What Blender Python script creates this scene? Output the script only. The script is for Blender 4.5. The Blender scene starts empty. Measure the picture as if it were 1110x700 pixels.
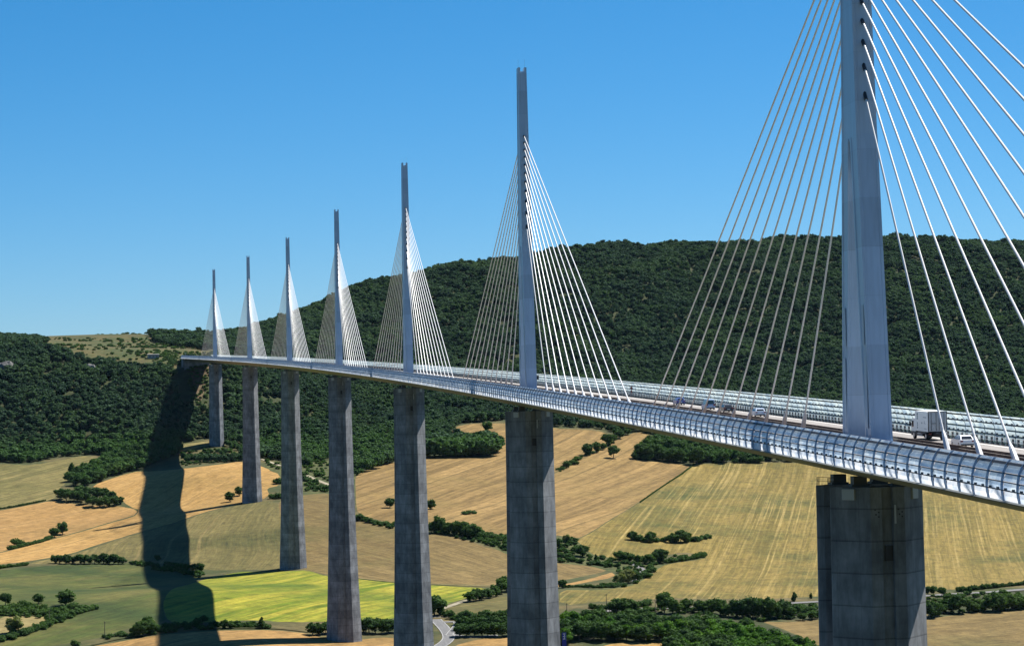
SKY_AIR,SKY_DUST,SKY_OZONE,SKY_SAT,SKY_HUE,SKY_STR=0.8,0.5,10.0,1.22,0.49,0.056
SUN_STR,EXPO,HAZE=5.0,1.07,0.000004
CTRL=[(0.0, 0.0, -99.0), (-2.9, 342.0, -239.1), (-11.7, 684.0, -204.9), (-26.3, 1026.0, -117.7), (-46.8, 1368.0, -99.5), (-73.1, 1710.0, -64.7), (-105.3, 2052.0, -20.0), (-149.6, 2267.1, 55.3), (-156.6, 2201.1, 30.3), (-165.2, 2085.5, -7.0), (-171.3, 2004.9, -32.7), (-173.1, 1917.6, -45.4), (-170.0, 1743.4, -72.1), (-163.4, 1623.2, -82.1), (-156.3, 1486.5, -92.7), (-134.5, 1193.7, -99.4), (-131.4, 1089.5, -107.8), (-128.1, 995.2, -113.8), (-131.4, 2148.7, 10.6), (-138.6, 2049.8, -20.8), (-135.8, 1890.9, -39.8), (-136.3, 1809.6, -55.6), (-129.6, 1657.6, -71.3), (-124.3, 1520.3, -85.2), (-103.0, 1182.7, -99.6), (-100.0, 1074.2, -108.5), (-95.9, 978.3, -113.2), (-127.0, 2262.0, 61.0), (-105.0, 2262.0, 61.0), (-150.0, 2265.0, 57.0), (-135.0, 2340.0, 66.0), (-900.0, -301.0, -5.6), (-900.0, -204.0, -13.0), (-900.0, -600.0, 16.0), (-900.0, -1200.0, 40.0), (-900.0, 90.0, -165.0), (-300.0, -301.0, 0.4), (-300.0, -204.0, -13.0), (-300.0, -600.0, 16.0), (-300.0, -1200.0, 40.0), (-300.0, 90.0, -165.0), (-79.0, -301.0, 2.6), (-79.0, -204.0, -13.0), (-79.0, -600.0, 16.0), (-79.0, -1200.0, 40.0), (-79.0, 90.0, -165.0), (100.0, -301.0, 0.8), (100.0, -204.0, -13.0), (100.0, -600.0, 16.0), (100.0, -1200.0, 40.0), (100.0, 90.0, -165.0), (500.0, -301.0, -3.2), (500.0, -204.0, -13.0), (500.0, -600.0, 16.0), (500.0, -1200.0, 40.0), (500.0, 90.0, -165.0), (1200.0, -301.0, -10.2), (1200.0, -204.0, -13.0), (1200.0, -600.0, 16.0), (1200.0, -1200.0, 40.0), (1200.0, 90.0, -165.0), (-900.0, 342.0, -238.0), (-900.0, 684.0, -207.0), (-900.0, 0.0, -100.0), (-450.0, 342.0, -238.0), (-450.0, 684.0, -207.0), (-450.0, 0.0, -100.0), (300.0, 342.0, -238.0), (300.0, 684.0, -207.0), (300.0, 0.0, -100.0), (800.0, 342.0, -238.0), (800.0, 684.0, -207.0), (800.0, 0.0, -100.0), (1500.0, 342.0, -238.0), (1500.0, 684.0, -207.0), (1500.0, 0.0, -100.0), (-900.0, 850.0, -165.0), (-400.0, 850.0, -165.0), (400.0, 850.0, -165.0), (900.0, 850.0, -165.0), (1500.0, 850.0, -165.0), (-211.7, 1030.0, -115.3), (-63.6, 985.0, -115.8), (38.2, 1030.0, -118.2), (95.6, 1000.0, -121.3), (187.0, 1000.0, -124.2), (272.2, 1030.0, -125.6), (360.9, 1040.0, -129.3), (414.3, 1200.0, -114.2), (347.8, 1200.0, -114.0), (251.4, 1170.0, -114.8), (166.5, 1180.0, -110.1), (110.2, 1190.0, -109.2), (52.3, 1185.0, -110.0), (-213.3, 1440.0, -95.1), (-251.8, 1440.0, -94.6), (-176.5, 1260.0, -102.9), (-234.1, 1260.0, -101.2), (17.4, 1260.0, -103.9), (95.7, 1265.0, -106.5), (-39.6, 1350.0, -99.0), (-283.0, 1760.0, -66.8), (-240.3, 1800.0, -60.7), (-199.5, 1640.0, -79.7), (-242.9, 1560.0, -87.5), (-305.2, 1990.0, -32.8), (-235.7, 2030.0, -28.1), (-194.8, 1990.0, -33.6), (-83.1, 1950.0, -35.5), (-50.3, 1880.0, -47.4), (-63.4, 1715.0, -63.8), (-22.1, 1720.0, -60.4), (19.0, 1840.0, -49.0), (6.6, 1580.0, -71.7), (34.9, 1530.0, -77.4), (57.0, 1490.0, -81.1), (86.1, 1410.0, -88.6), (148.9, 1460.0, -86.2), (135.5, 1360.0, -99.4), (167.9, 1340.0, -104.2), (161.1, 1450.0, -88.7), (196.9, 1400.0, -100.9), (90.5, 1960.0, -37.2), (153.4, 1980.0, -37.2), (137.4, 2110.0, -13.1), (187.6, 2160.0, -7.9), (271.0, 2130.0, -15.2), (329.1, 2110.0, -22.0), (338.5, 1960.0, -49.9), (289.9, 1960.0, -43.6), (411.9, 1990.0, -44.3), (379.8, 2010.0, -38.5), (452.0, 1860.0, -63.2), (594.1, 1740.0, -79.6), (564.4, 1950.0, -55.1), (674.3, 1980.0, -53.8), (264.8, 1510.0, -91.7), (367.4, 1520.0, -94.9), (464.2, 1480.0, -102.5), (221.7, 1640.0, -74.4), (143.5, 1680.0, -66.3), (82.5, 1680.0, -64.8), (285.9, 2230.0, 4.3), (450.9, 2260.0, 1.0), (646.0, 2230.0, -13.1), (758.3, 2230.0, -15.5), (405.7, 2580.0, 81.5), (580.7, 2600.0, 79.0), (754.5, 2600.0, 75.9), (883.4, 2600.0, 73.5), (241.5, 2520.0, 71.7), (410.6, 3060.0, 229.1), (493.0, 3080.0, 230.7), (574.7, 3090.0, 230.3), (698.0, 3100.0, 233.3), (779.4, 3100.0, 234.9), (850.2, 3110.0, 234.6), (1060.1, 3120.0, 227.1), (1338.6, 3150.0, 213.1), (305.6, 3060.0, 213.6), (220.1, 2980.0, 197.0), (154.0, 2940.0, 191.8), (83.3, 2900.0, 172.0), (26.5, 2860.0, 140.5), (-10.5, 2830.0, 126.6), (-46.8, 2780.0, 115.8), (-82.0, 2800.0, 104.2), (-129.1, 2820.0, 103.3), (111.2, 2380.0, 29.2), (25.8, 2300.0, 20.0), (-44.4, 2230.0, 11.2), (-73.8, 2110.0, -16.2), (-28.9, 2090.0, -26.1), (14.0, 2030.0, -35.4), (107.1, 2620.0, 99.3), (26.5, 2560.0, 82.2), (-40.6, 2440.0, 64.2), (-72.1, 2360.0, 52.8), (211.4, 2650.0, 109.8), (-334.2, 2300.0, 77.2), (-276.5, 2300.0, 70.2), (-237.3, 2290.0, 63.4), (-189.0, 2290.0, 59.5), (-322.1, 2170.0, 25.0), (-258.8, 2180.0, 23.8), (-219.3, 2130.0, 4.2), (-271.3, 2100.0, -12.8), (-312.8, 2070.0, -20.5), (-226.2, 2090.0, -18.2), (-176.2, 2340.0, 72.4), (-171.9, 2420.0, 80.5), (-102.9, 2480.0, 80.9), (-71.2, 2560.0, 85.8), (-363.5, 2600.0, 101.0), (-296.1, 2560.0, 95.3), (-256.5, 2800.0, 111.3), (-200.4, 2850.0, 115.5), (-242.9, 2560.0, 90.0), (-152.5, 2820.0, 107.7), (-483.8, 2700.0, 105.2), (-647.7, 2700.0, 105.9), (-625.2, 2330.0, 76.5), (-594.4, 2180.0, 30.6), (-557.5, 2000.0, -25.3), (-443.7, 1450.0, -82.8), (-360.8, 1050.0, -107.5), (-482.1, 2330.0, 73.8), (-459.6, 2180.0, 27.9), (-432.6, 2000.0, -28.2), (-348.8, 1450.0, -85.4), (-287.6, 1050.0, -109.8), (-150.0, 3130.0, 102.0), (-90.0, 3130.0, 103.0), (-40.0, 3130.0, 114.0), (5.0, 3130.0, 127.0), (40.0, 3130.0, 141.0), (-200.0, 3150.0, 109.0), (-800.0, 3600.0, 85.0), (-300.0, 3700.0, 62.0), (0.0, 3700.0, 62.0), (300.0, 3700.0, 120.0), (700.0, 3800.0, 185.0), (1200.0, 3800.0, 190.0), (2000.0, 3500.0, 190.0), (-800.0, 5000.0, 80.0), (0.0, 5500.0, 100.0), (1000.0, 5500.0, 120.0), (2500.0, 5500.0, 120.0), (2500.0, 2500.0, 60.0), (2500.0, 1500.0, -50.0), (2500.0, 900.0, -130.0), (-1500.0, 2500.0, 80.0), (-1500.0, 1500.0, -70.0), (-1500.0, 800.0, -170.0), (-1500.0, -500.0, 0.0), (2500.0, -500.0, 0.0)]
FIELDS=[('rough_grass', 'rough_grass', [(54.9, 1480.7), (73.4, 1490.0), (94.3, 1471.1), (110.6, 1452.5), (147.7, 1456.3), (152.9, 1454.4), (160.7, 1446.9), (164.0, 1401.0), (175.8, 1391.4), (195.7, 1392.6), (218.8, 1403.6), (250.2, 1420.9), (248.9, 1407.0), (214.5, 1379.1), (202.7, 1349.0), (185.6, 1293.8), (164.3, 1238.2), (143.1, 1216.5), (118.8, 1224.0), (120.3, 1235.7), (140.5, 1239.2), (158.5, 1262.9), (170.3, 1327.0), (156.9, 1352.5), (133.7, 1355.8), (117.2, 1367.8), (102.2, 1377.3), (95.1, 1401.5), (85.0, 1418.8), (70.5, 1456.4), (55.5, 1470.9)], 0), ('rough_grass', 'rough_grass', [(-59.9, 1983.3), (-45.1, 1936.6), (2.2, 2024.3), (25.2, 2006.8), (19.0, 1857.4), (9.9, 1650.1), (1.9, 1652.2), (-8.7, 1727.9), (-29.6, 1726.3), (-45.1, 1718.1), (-49.4, 1778.4), (-46.9, 1882.8), (-58.2, 1906.0)], 0), ('stubble_field', 'stubble_green', [(-323.5, 1718.3), (-283.0, 1760.0), (-261.1, 1779.4), (-240.8, 1797.0), (-241.7, 1841.2), (-236.7, 1882.9), (-238.1, 1926.7), (-221.0, 1972.6), (-207.2, 1999.2), (-227.1, 2029.5), (-235.7, 2029.1), (-274.8, 1981.0), (-305.1, 1988.7), (-354.5, 1979.5)], 1.036), ('wheat_field', 'wheat', [(-292.0, 1455.5), (-258.8, 1511.4), (-254.6, 1524.1), (-230.7, 1588.3), (-199.8, 1644.7), (-170.8, 1710.9), (-168.0, 1751.6), (-188.1, 1771.2), (-215.2, 1772.8), (-237.9, 1789.3), (-247.9, 1788.1), (-282.1, 1751.3), (-322.3, 1708.3)], 1.033), ('wheat_field', 'wheat_bright', [(-280.4, 1358.8), (-251.6, 1438.1), (-236.2, 1452.1), (-206.6, 1501.9), (-191.7, 1544.9), (-162.9, 1610.0), (-126.5, 1634.9), (-81.0, 1707.5), (-64.1, 1721.4), (-58.5, 1748.5), (-60.3, 1789.4), (-49.1, 1802.0), (-46.9, 1882.8), (-54.1, 1902.0), (-63.8, 1925.4), (-81.4, 1954.7), (-99.9, 1931.5), (-134.4, 1900.7), (-174.0, 1941.4), (-188.4, 1926.6), (-213.8, 1853.1), (-201.8, 1838.7), (-190.1, 1811.8), (-180.7, 1777.8), (-171.3, 1756.3), (-167.2, 1751.3), (-169.6, 1700.1), (-199.5, 1639.7), (-230.3, 1583.1), (-254.1, 1518.2), (-258.2, 1505.6), (-291.3, 1449.8)], 1.166), ('stubble_field', 'olive', [(-206.1, 1494.7), (-162.6, 1603.9), (-126.4, 1630.9), (-81.0, 1699.0), (-52.8, 1710.9), (-50.5, 1504.9), (-46.9, 1360.2), (-83.3, 1378.3), (-102.9, 1380.1), (-121.7, 1405.4), (-143.1, 1431.0), (-153.9, 1444.5), (-181.8, 1454.3), (-212.1, 1441.8), (-235.0, 1438.5)], -1.643), ('stubble_field', 'brown', [(-52.8, 1710.9), (-30.4, 1723.4), (-8.6, 1731.4), (1.9, 1652.2), (6.2, 1571.3), (31.6, 1511.9), (55.8, 1475.5), (68.0, 1466.7), (84.3, 1411.3), (102.9, 1383.6), (135.6, 1360.9), (157.5, 1356.5), (170.8, 1338.5), (120.4, 1268.3), (82.6, 1255.0), (42.0, 1262.1), (16.2, 1269.4), (-25.4, 1309.8), (-38.2, 1355.7), (-46.9, 1360.2), (-50.5, 1504.9)], -1.095), ('wheat_field', 'wheat', [(119.1, 1258.2), (125.6, 1257.8), (147.7, 1289.2), (172.1, 1334.4), (165.7, 1301.7), (137.8, 1262.7), (120.5, 1241.5)], 0.983), ('rapeseed_field', 'rape', [(-126.3, 1179.6), (-120.4, 1251.9), (-105.3, 1327.8), (-83.3, 1367.6), (-70.8, 1358.9), (-47.1, 1349.2), (-38.4, 1348.9), (-25.7, 1301.2), (15.7, 1262.3), (41.3, 1253.3), (76.4, 1241.0), (66.6, 1213.7), (55.3, 1192.4), (37.5, 1153.2), (19.1, 1117.7), (5.2, 1095.6), (-9.5, 1088.2), (-59.2, 1073.0), (-72.6, 1078.2), (-100.4, 1067.9), (-113.7, 1066.6), (-123.2, 1076.1), (-128.1, 1132.9)], 1.016), ('fallow_strip', 'pale_grass', [(-223.8, 1052.7), (-219.3, 1108.6), (-206.5, 1110.5), (-195.7, 1106.2), (-190.3, 1096.7), (-196.2, 1081.2), (-206.4, 1052.9), (-212.9, 1042.6)], 0.798), ('meadow', 'meadow', [(-280.4, 1358.8), (-247.7, 1397.8), (-212.5, 1430.6), (-181.1, 1442.9), (-153.5, 1434.3), (-142.5, 1416.4), (-127.8, 1392.8), (-105.4, 1335.4), (-121.4, 1268.1), (-126.8, 1179.8), (-128.6, 1133.0), (-123.6, 1072.7), (-144.0, 1058.8), (-157.7, 1033.6), (-169.6, 1025.3), (-200.6, 1016.4), (-237.6, 1001.5)], 0.968), ('wheat_field', 'wheat', [(-177.9, 972.5), (-163.5, 1006.5), (-146.8, 1013.4), (-129.1, 1024.0), (-98.5, 1032.9), (-62.7, 1044.4), (-45.1, 1038.6), (-33.2, 1019.8), (3.1, 1038.3), (6.0, 1006.2), (-2.1, 958.1)], 0.834), ('wheat_field', 'wheat_striped', [(17.5, 1841.9), (33.6, 1898.8), (58.3, 1943.6), (90.6, 1962.2), (132.8, 1967.1), (153.5, 1981.3), (164.3, 2007.8), (171.8, 2042.9), (163.8, 2078.6), (135.0, 2083.6), (126.1, 2107.5), (142.1, 2170.9), (189.6, 2169.4), (233.9, 2135.1), (270.9, 2129.9), (281.4, 2124.1), (291.5, 2092.3), (270.6, 2035.1), (242.3, 1984.4), (201.6, 1877.1), (171.0, 1779.7), (128.4, 1459.3), (109.9, 1452.4), (93.3, 1461.5), (72.8, 1490.2), (57.3, 1494.6), (32.5, 1525.5), (8.0, 1580.3), (9.9, 1650.1)], 1.147), ('wheat_field', 'wheat_striped', [(200.7, 1870.6), (241.6, 1979.0), (269.3, 2027.1), (291.1, 2084.2), (318.3, 2129.8), (330.9, 2109.3), (331.7, 2087.2), (296.5, 1999.7), (287.4, 1960.9), (303.8, 1964.1), (317.5, 1966.5), (341.5, 1961.8), (334.6, 1939.2), (302.7, 1849.8), (247.3, 1684.4), (202.2, 1562.5), (176.6, 1486.4), (161.2, 1450.6), (153.4, 1458.5), (148.2, 1460.5), (128.1, 1457.1), (170.2, 1773.1)], 1.154), ('stubble_field', 'stubble_big', [(345.9, 1966.0), (371.2, 1967.8), (411.6, 1968.5), (459.7, 1962.6), (562.7, 1944.2), (674.2, 1979.9), (736.2, 1971.7), (471.1, 1239.4), (423.9, 1229.0), (385.8, 1205.7), (366.1, 1200.7), (352.8, 1208.7), (277.0, 1186.9), (222.4, 1169.8), (187.4, 1167.8), (139.4, 1153.9), (107.5, 1138.5), (118.8, 1224.0), (144.5, 1226.1), (166.3, 1250.9), (186.6, 1299.5), (202.2, 1353.7), (215.2, 1383.5), (244.8, 1406.7), (250.6, 1422.8), (236.1, 1431.7), (215.3, 1410.1), (196.1, 1394.6), (176.1, 1393.2), (164.0, 1401.0), (159.4, 1424.0), (160.7, 1446.9), (175.9, 1481.7), (201.4, 1557.2), (246.2, 1678.3), (301.4, 1842.8), (335.5, 1939.6)], 1.301), ('stubble_field', 'brown', [(214.5, 1069.6), (228.2, 1068.3), (251.5, 1081.5), (317.8, 1088.0), (343.6, 1106.9), (387.8, 1120.4), (431.6, 1130.2), (362.7, 940.4), (271.2, 935.2), (230.9, 997.1), (228.5, 1023.6), (221.2, 1049.0)], 0.508), ('fallow_strip', 'olive', [(35.3, 1130.3), (54.5, 1178.2), (82.1, 1195.8), (117.2, 1212.2), (107.5, 1138.5), (88.2, 1126.0), (71.1, 1121.3), (55.7, 1103.5), (43.8, 1109.1), (40.8, 1117.5)], 0.747), ('wheat_field', 'wheat', [(21.1, 960.1), (30.8, 1004.2), (47.7, 1022.7), (63.3, 1025.3), (87.6, 1015.8), (80.2, 959.2)], 0.323), ('wheat_field', 'wheat_bright', [(113.2, 999.4), (131.7, 1004.4), (147.6, 1007.7), (146.0, 984.8), (107.9, 981.3)], 0.192), ('grass_clearing', 'pale_grass', [(-142.7, 2032.6), (-141.4, 2052.4), (-122.9, 2057.8), (-108.0, 2068.5), (-95.4, 2054.9), (-122.7, 2041.1)], 0.383), ('gravel_clearing', 'gravel', [(160.9, 1038.1), (166.5, 1054.5), (177.8, 1058.0), (176.7, 1041.5), (167.7, 1032.8)], 0.418), ('gravel_clearing', 'gravel', [(102.7, 1014.1), (107.4, 1025.4), (110.5, 1018.5), (107.0, 1008.8)], -0.086), ('scree', 'scree', [(-133.3, 2271.3), (-114.0, 2278.9), (-113.7, 2244.8), (-117.4, 2226.5), (-120.1, 2196.7), (-123.6, 2178.0), (-127.7, 2206.9), (-132.8, 2237.0)], -1.513), ('scrubland', 'scrubland', [(-557.6, 2491.5), (-411.4, 2464.1), (-362.3, 2587.6), (-307.9, 2716.0), (-255.4, 2780.6), (-199.3, 2819.0), (-191.0, 2717.4), (-157.3, 2558.0), (-121.6, 2468.3), (-86.3, 2568.3), (-72.8, 2705.8), (-79.7, 2645.1), (-102.8, 2456.6), (-140.1, 2273.5), (-153.7, 2272.1), (-174.3, 2283.9), (-226.5, 2302.8), (-253.4, 2314.4), (-277.0, 2332.6), (-300.8, 2361.6), (-339.1, 2349.8), (-546.9, 2429.2)], 0.593), ('forest_floor', 'forest_floor', [(-545.2, 2419.1), (-338.7, 2345.3), (-300.5, 2357.3), (-276.8, 2330.0), (-253.2, 2312.3), (-226.4, 2301.0), (-174.3, 2281.8), (-153.6, 2267.9), (-140.0, 2268.4), (-102.8, 2456.6), (-79.7, 2632.7), (-72.3, 2889.5), (-55.4, 3246.5), (-41.8, 3259.8), (-1.4, 3243.4), (39.3, 3243.8), (100.3, 3237.0), (176.0, 3248.4), (244.6, 3250.3), (339.1, 3353.5), (455.0, 3365.9), (1176.7, 3470.6), (1777.4, 3457.3), (1017.0, 1930.7), (685.7, 2014.2), (567.8, 1961.5), (479.0, 1968.0), (417.1, 1972.7), (347.3, 1973.5), (340.5, 1965.7), (335.0, 1964.8), (318.4, 1971.2), (304.7, 1969.3), (289.3, 1966.8), (297.5, 2000.0), (332.7, 2087.3), (332.7, 2114.5), (319.1, 2134.6), (293.3, 2098.0), (285.5, 2132.1), (272.4, 2140.0), (235.3, 2146.3), (191.4, 2185.7), (143.2, 2182.7), (125.2, 2108.1), (134.6, 2079.3), (161.5, 2074.3), (169.5, 2038.7), (164.0, 2012.5), (153.5, 1989.3), (133.5, 1974.0), (91.3, 1970.8), (58.8, 1951.8), (34.0, 1906.4), (19.8, 1857.0), (21.8, 2008.9), (1.8, 2013.5), (-19.8, 1934.3), (-46.4, 1964.5), (-63.3, 1981.9), (-81.4, 1968.7), (-81.2, 2071.8), (-95.5, 2059.7), (-108.0, 2074.6), (-139.7, 2056.5), (-139.9, 2024.9), (-174.2, 1946.5), (-188.9, 1937.0), (-214.2, 1858.5), (-234.7, 1876.7), (-236.5, 1926.6), (-219.3, 1972.4), (-205.5, 1999.0), (-205.1, 2023.9), (-223.0, 2034.0), (-257.1, 2026.6), (-280.0, 1992.1), (-305.9, 1997.6), (-473.3, 1993.4)], 0), ('forest_floor', 'forest_floor', [(106.9, 1129.8), (147.3, 1098.4), (177.4, 1113.7), (192.0, 1131.6), (251.5, 1145.1), (269.3, 1154.9), (252.3, 1085.1), (229.8, 1075.0), (215.2, 1073.0), (220.5, 1046.1), (227.9, 1021.1), (232.0, 995.2), (216.2, 931.4), (134.3, 928.2), (150.0, 1010.0), (132.3, 1007.8), (113.9, 1003.8), (107.0, 1008.8), (91.0, 1010.3)], 0), ('forest_floor', 'forest_floor', [(42.1, 1101.5), (55.3, 1099.6), (70.7, 1117.1), (76.1, 1111.6), (66.6, 1027.5), (48.1, 1026.8), (36.7, 1030.4)], 0), ('forest_floor', 'forest_floor', [(345.3, 1182.9), (410.4, 1188.1), (455.9, 1197.2), (432.7, 1133.2), (388.8, 1123.4), (344.5, 1110.1), (318.7, 1091.2)], 0)]
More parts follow.
